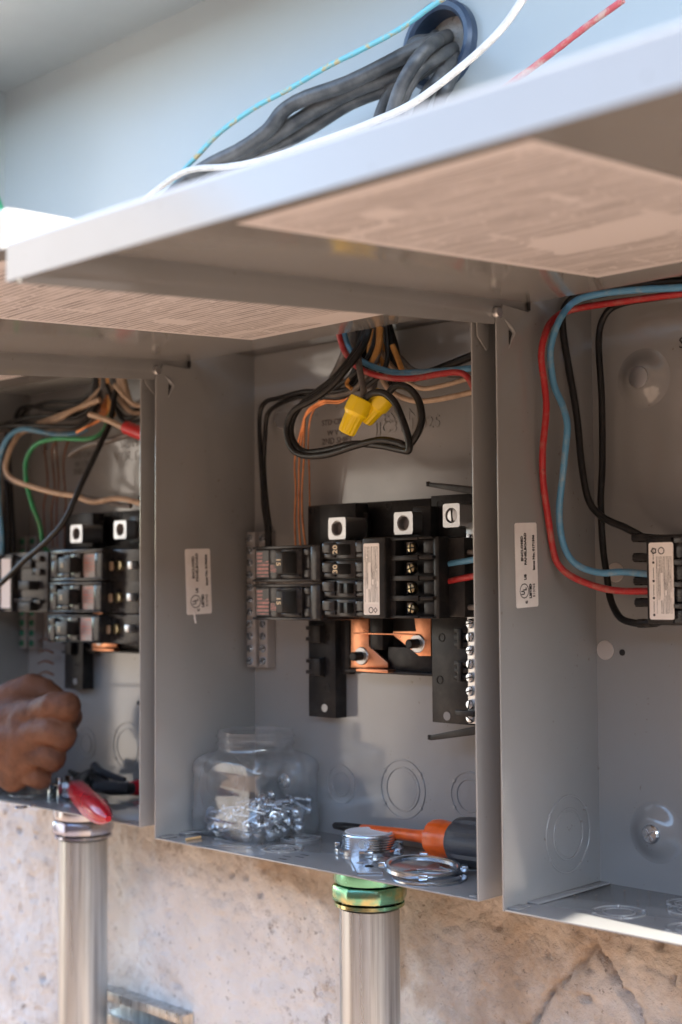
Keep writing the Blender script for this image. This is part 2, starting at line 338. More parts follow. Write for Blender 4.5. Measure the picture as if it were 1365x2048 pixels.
# unseen wall added behind the camera, with a return, to block the low sky
bm = BM(); box(bm, -9, 8, -3.75, -3.55, -1.16, 1.38, .01); box(bm, -9.05, 8.05, -3.79, -3.51, 1.3802, 1.44, .01); box(bm, 8.0002, 8.2, -3.75, 1.2, -1.16, 1.38, .01)
BW = mat('brown_render', (.20, .135, .095), .9, var_col=(.15, .10, .07), var_scale=4, bump=.5, bump_scale=60)
tag(new('sky_block_wall', bm, BW, smooth=False), 'plain brown wall added out of view to block low sky from the boxes', 'wall')

bm = BM(); box(bm, -3.45, -3.2, -3.5, -1.5, -1.16, 1.7, .01); box(bm, -3.47, -3.18, -3.502, -1.48, 1.7002, 1.78, .01)  # unseen wall added to catch the sun and reflect brightly in the metal
HW = mat('pale_render', (.25, .23, .21), .85, var_col=(.21, .19, .17), var_scale=3, bump=.4, bump_scale=50)
tag(new('side_wall', bm, HW, smooth=False), 'pale sunlit wall added out of view to brighten the metal parts', 'wall')

D = .1427
def wall_mat():
    ma = bpy.data.materials.new('weathered_stucco'); ma.use_nodes = True; t = ma.node_tree; p = t.nodes['Principled BSDF']; L = t.links.new
    p.inputs['Roughness'].default_value = .88
    tc = nd(t, 'ShaderNodeTexCoord'); sp = nd(t, 'ShaderNodeSeparateXYZ'); L(tc.outputs['Object'], sp.inputs[0])
    def ns(scale, det=6, rough=.6, dist=0.0):
        n = nd(t, 'ShaderNodeTexNoise', i_Scale=float(scale), i_Detail=float(det), i_Roughness=rough, i_Distortion=dist); L(tc.outputs['Object'], n.inputs['Vector']); return n.outputs[0]
    def mr(s, a, b, c=0, d=1):
        n = nd(t, 'ShaderNodeMapRange'); L(s, n.inputs[0])
        for i, v in enumerate((a, b, c, d)): n.inputs[i+1].default_value = v
        return n.outputs[0]
    def mix(f, a, b):
        n = nd(t, 'ShaderNodeMix', data_type='RGBA'); L(f, n.inputs[0])
        for i, v in ((6, a), (7, b)):
            if isinstance(v, tuple): n.inputs[i].default_value = (*v, 1)
            else: L(v, n.inputs[i])
        return n.outputs[2]
    def mt(op, a, b):
        n = nd(t, 'ShaderNodeMath', operation=op)
        for i, v in ((0, a), (1, b)):
            if isinstance(v, (int, float)): n.inputs[i].default_value = v
            else: L(v, n.inputs[i])
        return n.outputs[0]
    pale = mix(mr(ns(9), .35, .65), (.78, .755, .725), (.64, .61, .58))
    brown = mix(mr(ns(40), .35, .65), (.45, .355, .275), (.36, .275, .205))
    # where the old lime coat has come off: mostly right of the gap, under the boxes, ragged outline
    edge = mt('ADD', mt('ADD', mt('MULTIPLY', sp.outputs[0], 2.0), mt('MULTIPLY', sp.outputs[2], 4.0)), mt('MULTIPLY', ns(8, 7, .6, .5), 1.9))
    f = mr(edge, -.16, .0)
    f = mt('MULTIPLY', f, mr(ns(11, 8, .7), .30, .58, .35, 1))
    c = mix(f, pale, brown)
    c = mix(mt('MULTIPLY', mt('MULTIPLY', mr(ns(60, 8, .8), .54, .66), mr(ns(6, 3), .45, .62)), .85), c, (.15, .10, .07))
    c = mix(mt('MULTIPLY', mr(ns(3.5, 9, .72, .8), .50, .62), .38), c, (.40, .33, .275))
    c = mix(mt('MULTIPLY', mr(ns(140, 4, .6), .635, .70), .55), c, (.07, .055, .045))
    c = mix(mt('MULTIPLY', mr(ns(32, 9, .8), .60, .72), .38), c, (.17, .125, .095))
    L(c, p.inputs['Base Color'])
    h = mt('ADD', mt('MULTIPLY', ns(30, 8, .65), 1.0), mt('MULTIPLY', ns(160, 4), .35))
    b = nd(t, 'ShaderNodeBump', i_Strength=.9, i_Distance=.009); L(h, b.inputs['Height']); L(b.outputs[0], p.inputs['Normal'])
    return ma
WALL = wall_mat()
wy = D+.012
def crack_d(x, z, pts):
    best = 9
    for (ax, az), (bx, bz) in zip(pts, pts[1:]):
        dx, dz = bx-ax, bz-az; t = max(0, min(1, ((x-ax)*dx+(z-az)*dz)/(dx*dx+dz*dz))); best = min(best, math.hypot(x-ax-dx*t, z-az-dz*t))
    return best
cr1 = [(q.x, q.z) for q in (at(*c, y=wy) for c in ((1188, 1890), (1168, 1920), (1130, 1960), (1100, 1985), (1080, 2020), (1060, 2048), (1030, 2090)))]
cr2 = [(q.x, q.z) for q in (at(*c, y=wy) for c in ((1188, 1880), (1200, 1910), (1225, 1945), (1250, 1985), (1270, 2010), (1290, 2060)))]
bm = BM(); NX, NZ = 500, 210; x0, x1, z0, z1 = -1.25, .30, -.60, .02
xs = [-9, -4, -2.2]+[x0+(x1-x0)*i/NX for i in range(NX+1)]+[.6, 2, 5, 9]; zs = [-1.3, -.9]+[z0+(z1-z0)*i/NZ for i in range(NZ+1)]+[.5, 1.2, 1.8]
def wd(x, z):
    if not (x0 <= x <= x1 and z0 <= z <= z1): return 0
    v = Vector((x, 0, z)); d = .0040*noise.noise(v*14)+.0024*noise.noise(v*45)+.0016*noise.noise(v*110)+.0010*noise.noise(v*230)
    sp_ = noise.noise(v*150+Vector((7, 1, 3)))
    lim = .58-.36*noise.noise(v*4.5+Vector((3, 3, 8)))
    if sp_ > lim: d += .010*min(.3, sp_-lim)
    c = min(crack_d(x+.004*noise.noise(v*90), z, cr1), crack_d(x+.004*noise.noise(v*90), z, cr2))
    if c < .0050: d += .011*(1-c/.0050)*(.6+.8*abs(noise.noise(v*40)))
    pit = noise.noise(v*70+Vector((5, 5, 5)))
    if pit > .42 and noise.noise(v*5+Vector((2, 9, 1))) > -.05: d += .024*(pit-.42)
    return d
gv = [[bm.verts.new((x, wy+wd(x, z), z)) for z in zs] for x in xs]
for i in range(len(xs)-1):
    for j in range(len(zs)-1): bm.faces.new((gv[i][j], gv[i+1][j], gv[i+1][j+1], gv[i][j+1]))
e = [v for v in bm.verts]
for side in ((gv[0], 1), (gv[-1], -1)): pass
box(bm, -9, 9, wy+.05, wy+.25, -1.3, 1.8, 0)
tag(new('stucco_wall', bm, WALL, loc=(0, 0, 0), ang=180), 'weathered cream stucco wall with brown stains and cracks behind the metal boxes', 'wall')

# ------------------------------------------------------------------ panelboard enclosures
WB, HB, TH = .4257, .522, .0016
def cert_label(parent, px, serial, ink, torn):
    """UL-listed sticker on the inner left wall: reads upward"""
    X = wloc(parent).x + TH + .0002
    a = at(*px[0], x=X); b = at(*px[1], x=X); c = at(*px[2], x=X)
    H = (a-c).length; W = (b-a).length
    s = sheet('certification_label', c, (b-a), (a-c), W, H, PAPER, parent, r=.0022)
    ur = (a-c).normalized(); vr = -(b-a).normalized()     # text runs up the sticker
    n = ur.cross(vr); o = c + Vector((.0004, 0, 0))
    def T(t, along, down, size, m_=ink, bold=.0, sx=1): text('label_text', t, o+ur*(along*H)-vr*(down*W), ur, vr, size, m_, s, bold=bold, sx=sx)
    k = W/.036
    T('ENCLOSED', .545, .345, .0047*k, bold=.00016, sx=1.05); T('PANELBOARD', .50, .495, .0047*k, bold=.00016, sx=1.05)
    T('Issue No. '+serial, .434, .865, .0044*k, bold=.0002, sx=1.03)
    T('LISTED', .105, .69, .0046*k, bold=.00028); T('E10703', .115, .845, .0044*k, sx=1.02)
    T('c', .045, .50, .0062*k, bold=.0003); T('US', .325, .47, .0047*k, bold=.00024)
    cc = o+ur*(.197*H)-vr*(.36*W); bm = BM(); N = 28
    for i in range(N):
        a0, a1 = 2*math.pi*i/N, 2*math.pi*(i+1)/N; vv = []
        for (an, rr) in ((a0, .0074*k), (a1, .0074*k), (a1, .0064*k), (a0, .0064*k)): vv.append(bm.verts.new(cc+(ur*math.cos(an)*.98+vr*math.sin(an))*rr+Vector((.0001, 0, 0))))
        bm.faces.new(vv)
    new('certification_mark', bm, ink, s, smooth=False)
    T('U', .150, .375, .0072*k, bold=.0003, sx=.8); T('L', .200, .455, .0072*k, bold=.0003, sx=.8)
    if torn:
        bm = BM(); q = c+ur*(-.002)-vr*(.2*W)
        tube(bm, [c+ur*.003-vr*(.28*W)+Vector((.001, 0, 0)), c+ur*(-.004)-vr*(.22*W)+Vector((.004, 0, 0)), c+ur*(-.009)-vr*(.20*W)+Vector((.006, 0, 0))], .0010, 6, 4)
        new('torn_corner', bm, PAPER, s)
    return s
def knockout(parent, c, axis, radii):
    bm = BM()
    for r in radii: ring_bm(bm, c, axis, r-.0018, r, .0009, 44)
    lathe(bm, [(radii[-1]-.0035, 0), (radii[-1]-.0036, .0003), (.0001, .0004)], c, axis, 36, cap=False)
    u_, v_, _ = frame_of(Vector(axis)); c_ = Vector(c); k_ = len(radii)
    for a_ in (35, 145, 215, 325):
        p_ = c_+(u_*math.cos(R(a_))+v_*math.sin(R(a_)))*(radii[0]-.0009); lathe(bm, [(.0022, 0), (.0019, .0012), (.0001, .0013)], p_, axis, 10, cap=False)
    return new('knockout', bm, PAINT, parent)
def panelboard(ox, oz, label, sheet_mat, lab, twist=0):
    def warp(me):
        L = Vector((ox, 0, oz))
        for v in me.vertices: v.co.z += twist*max(0, min(1, v.co.x/WB))*max(0, -v.co.y)/.464
    root = thing('panelboard_enclosure', (ox, 0, oz), label, 'electrical panel', 'grey panelboard enclosures mounted in a row on the wall')
    X0, X1, Z0, Z1 = ox, ox+WB, oz, oz+HB
    bm = BM(); box(bm, X0+TH, X1-TH, D-TH, D, Z0, Z1, 0); new('back_panel', bm, PAINT, root)
    for (a, b, topz) in ((X0, X0+TH, .4935), (X1-TH, X1, .4935)):
        bm = BM(); prism(bm, [(0, Z0), (D+.0005, Z0), (D+.0005, Z1), (.05, Z1), (.0470, oz+.5085), (.0465, oz+.4972), (.0090, oz+.4985), (.0078, oz+.4945), (.0035, oz+topz), (0, oz+topz-.006)], 'x', a, b, .0005); new('side_wall', bm, PAINT, root)
    bm = BM(); box(bm, X0+TH+.0003, X1-TH-.0003, .0005, D-TH-.0003, Z0, Z0+TH, .0004); new('bottom_panel', bm, PAINT, root)
    bm = BM(); box(bm, X0+.0003, X1-.0003, .012, D, Z1+.0002, Z1+TH, .0004); new('top_panel', bm, PAINT, root)
    # folded seams where the floor meets the sides
    for (a, b) in ((X0+TH+.0005, X0+.013), (X1-.013, X1-TH-.0005)):
        bm = BM(); box(bm, a, b, .004, .020, Z0+TH+.0001, Z0+TH+.0013, .0004)
        box(bm, a, b, .031, D-.003, Z0+TH+.0001, Z0+TH+.0016, .0005); new('corner_flange', bm, PAINT, root)
    # door, hinged along the top and propped out nearly level
    A = Vector((0, .050, oz+.506)); Bp = Vector((0, -.464, oz+.4655)); dx0, dx1 = ox-.0022, ox+.4440
    door = BM(); t = .0014
    dv = (Bp-A).normalized(); rb = .0034
    grid_slab(door, (dx0, A.y, A.z), (1, 0, 0), dv, dx1-dx0, (Bp-A).length-rb, (0, 0, t), 14, 14)
    cz = Bp.z+t-rb; cy = Bp.y+rb-.0018
    grid_slab(door, (dx0-.0001, Bp.y-.0002, cz+.0002), (1, 0, 0), (0, 0, -1), dx1-dx0+.0002, .0235+t-rb, (0, -.0016, 0), 14, 1)
    arc = [(cy-rb*math.sin(R(k*15)), cz+rb*math.cos(R(k*15))) for k in range(-1, 7)]; ins = [(cy-(rb-.0014)*math.sin(R(k*15)), cz+(rb-.0014)*math.cos(R(k*15))) for k in range(6, -2, -1)]
    prism(door, arc+ins, 'x', dx0, dx1, 0)
    for a, b in ((dx0, dx0+.0014), (dx1-.0014, dx1)):
        prism(door, [(Bp.y-.0004, Bp.z+.0006), (Bp.y-.0004, Bp.z-.0235), (.0, oz+.481), (.003, oz+.486), (.012, oz+.490), (.046, oz+.4930), (.0485, oz+.5064)], 'x', a, b, .0004)
    dr = new('door', door, PAINT, root); warp(dr.data)
    # pull lip return on the front edge
    u = Vector((1, 0, 0)); v = (Bp-A).normalized(); n = u.cross(v)
    (l0, l1, f0, f1) = lab
    pA = A+v*(.05+f0)-Vector((0, 0, .0001))
    lab_o = Vector((ox+l0, pA.y, pA.z-.0005))
    # underside sheet faces down: axes chosen so that u x v points down
    lb_ = BM(); grid_slab(lb_, lab_o, (1, 0, 0), v, l1-l0, f1-f0, (0, 0, .0003), 14, 14, True); sl_ = new('instruction_label', lb_, sheet_mat, dr, smooth=False); warp(sl_.data)
    # hinge pins, slots, embossed stops
    for X, s in ((X0, 1), (X1, -1)):
        p = BM(); lathe(p, [(.0040, -.004), (.0048, -.003), (.0048, .0), (.0042, .0004), (.0042, .0012), (.0048, .0016), (.0048, .0044), (.0042, .0048), (.0042, .0056), (.0048, .006), (.0048, .0085), (.0040, .0098), (.0005, .0100)], (X-.0058*s, .0015, oz+.4905), (s, 0, 0), 16); new('hinge_pin', p, ALU, root)
        p = BM(); box(p, X+(TH+.0002)*s, X+(TH+.0008)*s, .0425, .0472, oz+.4985, oz+.5085, .0002)
        new('hinge_slot', p, DARKH, root, smooth=False)
        p = BM(); xx = X+TH*s
        tube(p, [(xx, .0115, oz+.486), (xx+.001*s, .0165, oz+.482), (xx+.0016*s, .0215, oz+.476), (xx+.001*s, .0185, oz+.469), (xx, .0165, oz+.4625)], [.0004, .0016, .0021, .0013, .0004], 8, 5); new('stop_emboss', p, PAINT, root)
        p = BM(); prism(p, [(.0165, oz+.4775), (.0195, oz+.4755), (.0178, oz+.4685), (.0165, oz+.4655)], 'x', xx+.0002*s, xx+.0012*s); new('stop_slit', p, DARKH, root, smooth=False)
    p = BM(); prism(p, [(.002, oz+.490), (.020, oz+.490), (.020, oz+.4625), (.0155, oz+.4595), (.0035, oz+.4705)], 'x', X1+.0018, X1+.0034, .0004); new('hinge_ear', p, PAINT, root)
    # stamped features
    for (dx, dz, rr) in ((.1333, .054, (.0205, .013)), (.2197, .0571, (.0300, .0225)), (.305, .059, (.0235, .0165))):
        knockout(root, (ox+dx, D-TH, oz+dz), (0, -1, 0), rr)
    knockout(root, (X0+TH, .0925, oz+.050), (1, 0, 0), (.0335, .0225))
    for (dx, dy, rr) in ((.115, .100, .020), (.145, .045, .020), (.075, .055, .022), (.10, .118, .017), (.33, .10, .022)):
        if ox > -.1 or dx in (.115, .145, .33): knockout(root, (ox+dx, dy, Z0+TH), (0, 0, 1), (rr, rr*.62))
    for (dx, dz, sc_) in ((.0545, .4445, 0), (.0590, .0515, 1), (.37, .4445, 0)):
        c = Vector((ox+dx, D-TH, oz+dz)); p = BM()
        lathe(p, [(.0275, -.0002), (.0245, .0004), (.0220, .0013), (.0190, .0030), (.0155, .0054), (.0120, .0073), (.0085, .0082), (.004, .0085), (.0001, .0085)], c, (0, -1, 0), 32, cap=False); new('mounting_boss', p, PAINT, root)
        if sc_: screw('mounting_screw', c+Vector((0, -.0082, 0)), (0, -1, 0), .0082, .0045, ZINC, root, 35, True)
        else: p = BM(); lathe(p, [(.0094, 0), (.0092, .0009), (.0060, .0016), (.0001, .0018)], c+Vector((0, -.0082, 0)), (0, -1, 0), 20); new('rivet', p, ALU, root)
    for (dx, dz, rr, mm) in ((.0105, .2062, .0088, PLUG), (.0225, .275, .0088, PLUG), (.028, .2045, .0028, DARKH)):
        p = BM(); lathe(p, [(rr, 0), (rr*.95, .0007), (.0001, .0008)], (ox+dx, D-TH, oz+dz), (0, -1, 0), 24); new('rivet' if mm is PLUG else 'bolt_hole', p, mm, root)
    return root
P_R = panelboard(0, 0, 'grey panelboard enclosure with bare left wall and red, blue, black wires, rightmost in view', SHEET, (.107, .315, .010, .385))
P_C = panelboard(-.45, .0037, 'middle grey panelboard enclosure holding the clear jar, orange screwdriver and yellow wire nuts', SHEET2, (.160, .338, .008, .40), twist=.0165)
P_L = panelboard(-.90, .0129, 'grey panelboard enclosure with a hand and red handled pliers inside', SHEET, (.130, .338, .012, .40))
P_X = panelboard(.45, 0, 'grey panelboard enclosure at the right end of the row', SHEET2, (.13, .33, .01, .39))
cert_label(P_R, ((1029, 1046), (1073, 1045), (1033, 1217)), '0171306', INK, False)
cert_label(P_C, ((370, 1098), (420, 1097), (374, 1230)), '0190606', INKF, True)

# ink stamps and embossed letters on the back panels
def back_text(panel, s, px, size, ma, sx=1, thick=.0002):
    o = at(*px, y=D-TH-.0003); text('stamped_text', s, o, (1, 0, 0), (0, 0, 1), size, ma, panel, thick, sx=sx)
back_text(P_C, 'STD CIRC N', (644, 852), .0085, INKF); back_text(P_C, 'W V 17', (655, 872), .0085, INKF); back_text(P_C, '2ND SHIFT', (644, 890), .0095, INKF)
back_text(P_C, 'ES   N', (766, 846), .017, PAINT, 1.1, .0006); back_text(P_C, 'JJC31 1 025', (750, 868), .017, PAINT, 1.1, .0006)
back_text(P_R, 'STD', (1358, 697), .0135, INK)
back_text(P_L, 'STD CIRC', (146, 918), .011, INKF); back_text(P_L, 'W 17N', (150, 935), .011, INKF); back_text(P_L, '2ND S', (147, 950), .011, INKF)
back_text(P_L, 'SERVICE', (238, 898), .018, PAINT, 1.1, .0006); back_text(P_L, 'VOLTAGE 10', (228, 925), .018, PAINT, 1.1, .0006)

# ------------------------------------------------------------------ wireway above the boxes
tr = thing('wireway', (-.9, 0, .53), 'long pale grey wireway trough above the panels, its cover off', 'wireway')
TZ0, TZ1, TX0, TX1, TY = .5300, .9655, -.966, 1.3, -.055
BC = Vector((-.1695, D, .805)); BR = .0455
def plate_hole(bm, x0_, x1_, z0_, z1_, y, c, r, seg=48):
    sq = []
    ring = [bm.verts.new((c.x+r*math.cos(2*math.pi*i/seg), y, c.z+r*math.sin(2*math.pi*i/seg))) for i in range(seg)]
    ring2 = [bm.verts.new((v.co.x, y+.004, v.co.z)) for v in ring]
    for i in range(seg):
        a = 2*math.pi*i/seg; dx, dz = math.cos(a), math.sin(a); m_ = max(abs(dx), abs(dz)); sq.append(bm.verts.new((c.x+.07*dx/m_, y, c.z+.07*dz/m_)))
    for i in range(seg):
        j = (i+1) % seg; bm.faces.new((ring[i], ring[j], sq[j], sq[i])); bm.faces.new((ring[i], ring2[i], ring2[j], ring[j]))
    for (a, b, e_, f) in ((x0_, c.x-.07, z0_, z1_), (c.x+.07, x1_, z0_, z1_), (c.x-.07, c.x+.07, z0_, c.z-.07), (c.x-.07, c.x+.07, c.z+.07, z1_)):
        bm.faces.new([bm.verts.new(q) for q in ((a, y, e_), (b, y, e_), (b, y, f), (a, y, f))])
bm = BM(); plate_hole(bm, TX0, TX1, TZ0, TZ1, D-.0015, BC, BR-.004); new('back_panel', bm, PAINT2, tr, smooth=False)
bm = BM(); prism(bm, [(D, TZ1), (D, TZ1+.0016), (TY, TZ1+.0016), (TY, TZ1)], 'x', TX0, TX1, .0004); new('top_panel', bm, PAINT2, tr)
bm = BM(); box(bm, TX0, TX1, .02, D, TZ0-.0016, TZ0, .0003); box(bm, TX0, TX1, .02, .0216, TZ0+.0002, TZ0+.02, .0003); new('bottom_panel', bm, PAINT2, tr)
for X in (TX0-.0016, TX1):
    bm = BM(); box(bm, X, X+.0016, TY, D, TZ0-.0016, TZ1+.0016, .0004); new('end_panel', bm, PAINT2, tr)
bm = BM(); ring_bm(bm, BC-Vector((0, .0016, 0)), (0, -1, 0), BR-.011, BR, .012, 48); lathe(bm, [(BR-.011, .002), (BR-.011, -.06)], BC-Vector((0, .0016, 0)), (0, -1, 0), 48, cap=False)
new('cable_bushing', bm, LINER, tr)
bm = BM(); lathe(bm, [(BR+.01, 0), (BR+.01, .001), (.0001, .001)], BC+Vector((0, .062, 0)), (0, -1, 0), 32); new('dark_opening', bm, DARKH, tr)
q = at(4, 208, y=D-.002); screw('cover_screw', q, (0, -1, 0), .008, .005, ZINC, tr, 20)

# ------------------------------------------------------------------ conduits under the boxes
def hexnut(bm, c, r, h, n=6, rot=0, bev=.002):
    poly = [(c[0]+r*math.cos(R(rot)+2*math.pi*i/n), c[1]+r*math.sin(R(rot)+2*math.pi*i/n)) for i in range(n)]
    return prism(bm, poly, 'z', c[2], c[2]+h, bev)
def conduit(cx, cy, fl, label, nutm, rot):
    o = thing('conduit', (cx, cy, -1.15), label, 'conduit', 'steel conduits rising into the panel bottoms')
    bm = BM(); lathe(bm, [(.0295, -1.14), (.0295, fl-.052), (.028, fl-.052)], (cx, cy, 0), (0, 0, 1), 40, cap=False); new('pipe', bm, GALV, o)
    bm = BM(); lathe(bm, [(.027, fl-.012), (.0275, fl-.010), (.0275, fl-.001)], (cx, cy, 0), (0, 0, 1), 40, cap=False); new('connector_neck', bm, GALV, o)
    bm = BM(); lathe(bm, [(.0275, fl-.0105), (.0325, fl-.0105), (.0350, fl-.0125), (.0355, fl-.024), (.0345, fl-.0265), (.030, fl-.027)], (cx, cy, 0), (0, 0, 1), 40, cap=False); new('connector_body', bm, nutm, o)
    bm = BM(); hexnut(bm, (cx, cy, fl-.0445), .0382, .0170, 8, rot, .0042); lathe(bm, [(.030, fl-.0455), (.0345, fl-.0458), (.0345, fl-.049), (.0297, fl-.051)], (cx, cy, 0), (0, 0, 1), 40, cap=False); new('gland_nut', bm, nutm, o)
    return o
c1 = at(740, 1900, y=.094); CD = conduit(c1.x, .094, .0037, 'galvanised conduit with green tinted connector under the middle panel', GREENZ, 10)
c2 = at(166, 1900, y=.094); CL = conduit(c2.x, .094, .0129, 'galvanised conduit with bluish connector under the panel with the hand', BLUEZ, 22)
f0 = .0037+TH
bm = BM(); N = 64; pr = [(.0265, .000)]
for k in range(6): pr += [(.0272, .003+k*.0023), (.0264, .0042+k*.0023)]
pr += [(.0268, .0172), (.0262, .0187), (.0235, .0194), (.0225, .0182), (.021, .010), (.0205, -.001)]
lathe(bm, pr, (c1.x, .094, f0), (0, 0, 1), 48, cap=False); new('threaded_end', bm, ZINC, CD)
bm = BM(); lathe(bm, [(.0240, .0190), (.0236, .0198), (.0215, .0196), (.0195, .0184), (.0001, .0178)], (c1.x, .094, f0), (0, 0, 1), 40, cap=False); new('throat_liner', bm, THROAT, CD)
def locknut(bm, c, r0, r1, h, lugs=6, rot=0):
    ring_bm(bm, c, (0, 0, 1), r0, r1, h, 48)
    for k in range(lugs):
        a = R(rot)+2*math.pi*k/lugs; M = Matrix.Rotation(a, 3, 'Z')
        box(bm, c[0]+r1-.001, c[0]+r1+.005, c[1]-.004, c[1]+.004, c[2], c[2]+h*1.25, .0008, 2, M, Vector((c[0], c[1], c[2])))
bm = BM(); locknut(bm, (c1.x, .094, f0+.0002), .0275, .0322, .0050, 6, 12); new('locknut', bm, ZINC, CD)
# strut channel fixed to the wall
y0 = .134; b = at(362, 2031, y=y0); hh = .0185; zc = b.z-hh; xs0 = at(172, 2022, y=y0).x
sec = [(wy, zc-hh), (y0, zc-hh), (y0, zc-hh*.45), (y0+.002, zc-hh*.45), (y0+.002, zc-hh+.002), (wy-.002, zc-hh+.002), (wy-.002, zc+hh-.002), (y0+.002, zc+hh-.002), (y0+.002, zc+hh*.45), (y0, zc+hh*.45), (y0, zc+hh), (wy, zc+hh)]
bm = BM(); prism(bm, sec, 'x', xs0, b.x, .0004); tag(new('strut_channel', bm, GALV), 'short galvanised strut channel fixed low on the stucco wall', 'strut')

# ------------------------------------------------------------------ panel interiors
def bus_assembly(panel, ox, oz, full=True):
    def P(px, py, y): q = at(px, py, y=y); return Vector((q.x+ox, q.y, q.z+oz))
    def bx(bm, x0, y0, x1, y1, ya, yb, bev=.0008):
        a_ = P(x0, y0, ya); b_ = P(x1, y1, ya); box(bm, a_.x, b_.x, ya, yb, b_.z, a_.z, bev)
    o = BM(); Y1 = D-TH-.0004
    bx(o, 616, 1012, 690, 1095, .118, Y1); bx(o, 683, 1008, 862, 1100, .124, Y1)          # head of the pan
    bx(o, 862, 992, 962, 1100, .108, Y1)
    bx(o, 640, 1010, 712, 1090, .100, .118); bx(o, 826, 1014, 862, 1080, .096, .124); bx(o, 660, 1030, 735, 1088, .112, .118)
    bx(o, 617, 1235, 672, 1437, .124, Y1); bx(o, 672, 1235, 700, 1349, .132, Y1)
    bx(o, 690, 1090, 866, 1351, .1345, Y1); bx(o, 740, 1236, 766, 1300, .118, .134); bx(o, 776, 1293, 866, 1352, .122, .134); bx(o, 690, 1338, 866, 1353, .112, .1345)
    bx(o, 863, 1232, 962, 1452, .103, .110); bx(o, 863, 1100, 962, 1236, .110, .124); bx(o, 866, 1232, 962, 1446, .110, Y1)
    pan = new('bus_base', o, BLACKP, panel)
    for yy in (1268, 1334):                                                                 # breaker hook clips
        o = BM(); bx(o, 622, yy-18, 640, yy+18, .116, .124); bx(o, 612, yy-16, 624, yy-8, .118, .124, .0004); bx(o, 612, yy+6, 624, yy+14, .118, .124, .0004); bx(o, 643, yy-20, 647, yy+20, .121, .1238, .0003); new('breaker_clip', o, BLACKP, panel)
        o = BM(); y2 = yy+10
        for k in (-1, 0, 1): bx(o, 908, y2-6+k*14-2, 934, y2+4+k*14-2, .094, .103, .0006)
        bx(o, 914, y2-20, 922, y2+20, .091, .1028, .0005); new('breaker_clip', o, BLACKP, panel)
    for (px, py, yy) in ((650, 1416, .124), (895, 1432, .103)):
        o = BM(); lathe(o, [(.0042, 0), (.0042, .0006), (.0001, .0006)], P(px, py, yy), (0, -1, 0), 18); new('fixing_hole', o, PAINT, panel)
    for (px, py, yy) in ((655, 1275, .124), (880, 1360, .103), (884, 1275, .103), (655, 1375, .124), (625, 1022, .118), (778, 1012, .124), (880, 1008, .108)):
        o = BM(); ring_bm(o, P(px, py, yy), (0, -1, 0), .0030, .0042, .0006, 18); new('moulding_mark', o, BLACKP, panel)
    # copper bars and studs
    def cop(poly, ya, yb, bev=.0006):
        o = BM(); pts = [P(x, y, ya) for x, y in poly]; prism(o, [(q.x, q.z) for q in pts], 'y', ya, yb, bev); return new('bus_bar', o, COPBAR, panel)
    cop([(702, 1232), (738, 1232), (738, 1292), (776, 1326), (776, 1336), (702, 1336)], .118, .122)
    cop([(828, 1232), (862, 1232), (862, 1312), (838, 1312), (786, 1270), (786, 1262), (832, 1262)], .112, .116)
    o = BM(); bx(o, 708, 1265, 832, 1271, .108, .112, .0006); new('copper_strap', o, COPBAR, panel)
    o = BM(); a_ = P(712, 1340, .104); b_ = P(776, 1336, .104); box(o, a_.x, b_.x, .104, .116, a_.z-.0015, a_.z+.0015, .0006); new('copper_tab', o, COPBAR, panel)
    for (px, py, yy) in ((724, 1312, .118), (836, 1287, .112)):
        c = P(px, py, yy); o = BM(); lathe(o, [(.0092, 0), (.0092, .001), (.0085, .0016), (.0045, .0017)], c, (0, -1, 0), 24); w_ = new('washer', o, ALU, panel)
        o = BM(); lathe(o, [(.0046, .001), (.0046, .013), (.0038, .014), (.0001, .014)], c, (0, -1, 0), 16); new('stud', o, BLACKP, panel)
    # lugs
    for (x0, y0, x1, y1, ya, dp, ho, slot) in ((657, 1036, 692, 1078, .082, .032, (672, 1056), 0), (788, 1025, 826, 1068, .082, .020, (806, 1047), 0), (886, 1008, 920, 1054, .082, .026, (902, 1030), 1)):
        a_ = P(x0, y0, ya); b_ = P(x1, y1, ya); c = P(*ho, ya); c.x = (a_.x+b_.x)/2; c.z = (a_.z+b_.z)/2; r = min(b_.x-a_.x, a_.z-b_.z)*.36
        o = BM(); seg = 32; ring = [o.verts.new((c.x+r*math.cos(2*math.pi*i/seg), ya, c.z+r*math.sin(2*math.pi*i/seg))) for i in range(seg)]
        hx, hz = (b_.x-a_.x)/2, (a_.z-b_.z)/2
        sq = []
        for i in range(seg):
            dx, dz = math.cos(2*math.pi*i/seg), math.sin(2*math.pi*i/seg); m_ = max(abs(dx)/hx, abs(dz)/hz); sq.append(o.verts.new((c.x+dx/m_, ya, c.z+dz/m_)))
        bk = [o.verts.new((v.co.x, ya+dp, v.co.z)) for v in sq]; dn = [o.verts.new((v.co.x, ya+dp*.8, v.co.z)) for v in ring]
        for i in range(seg):
            j = (i+1) % seg
            o.faces.new((ring[j], ring[i], sq[i], sq[j])); o.faces.new((sq[j], sq[i], bk[i], bk[j])); o.faces.new((ring[i], ring[j], dn[j], dn[i]))
        o.faces.new(dn); bmesh.ops.recalc_face_normals(o, faces=o.faces)
        lg = new('lug', o, ALU, panel)
        if slot: screw1('set_screw', c+Vector((0, .004, 0)), (0, -1, 0), r*.93, .003, ALU, lg, 95)
        else:
            o = BM()
            for k in range(4): ring_bm(o, c+Vector((0, .0012+k*.0017, 0)), (0, 1, 0), r*.86, r*.999, .0009, 24)
            lathe(o, [(r*.98, 0), (.0001, 0)], c+Vector((0, .0075, 0)), (0, 1, 0), 20, cap=False); new('lug_thread', o, ALUD, lg)
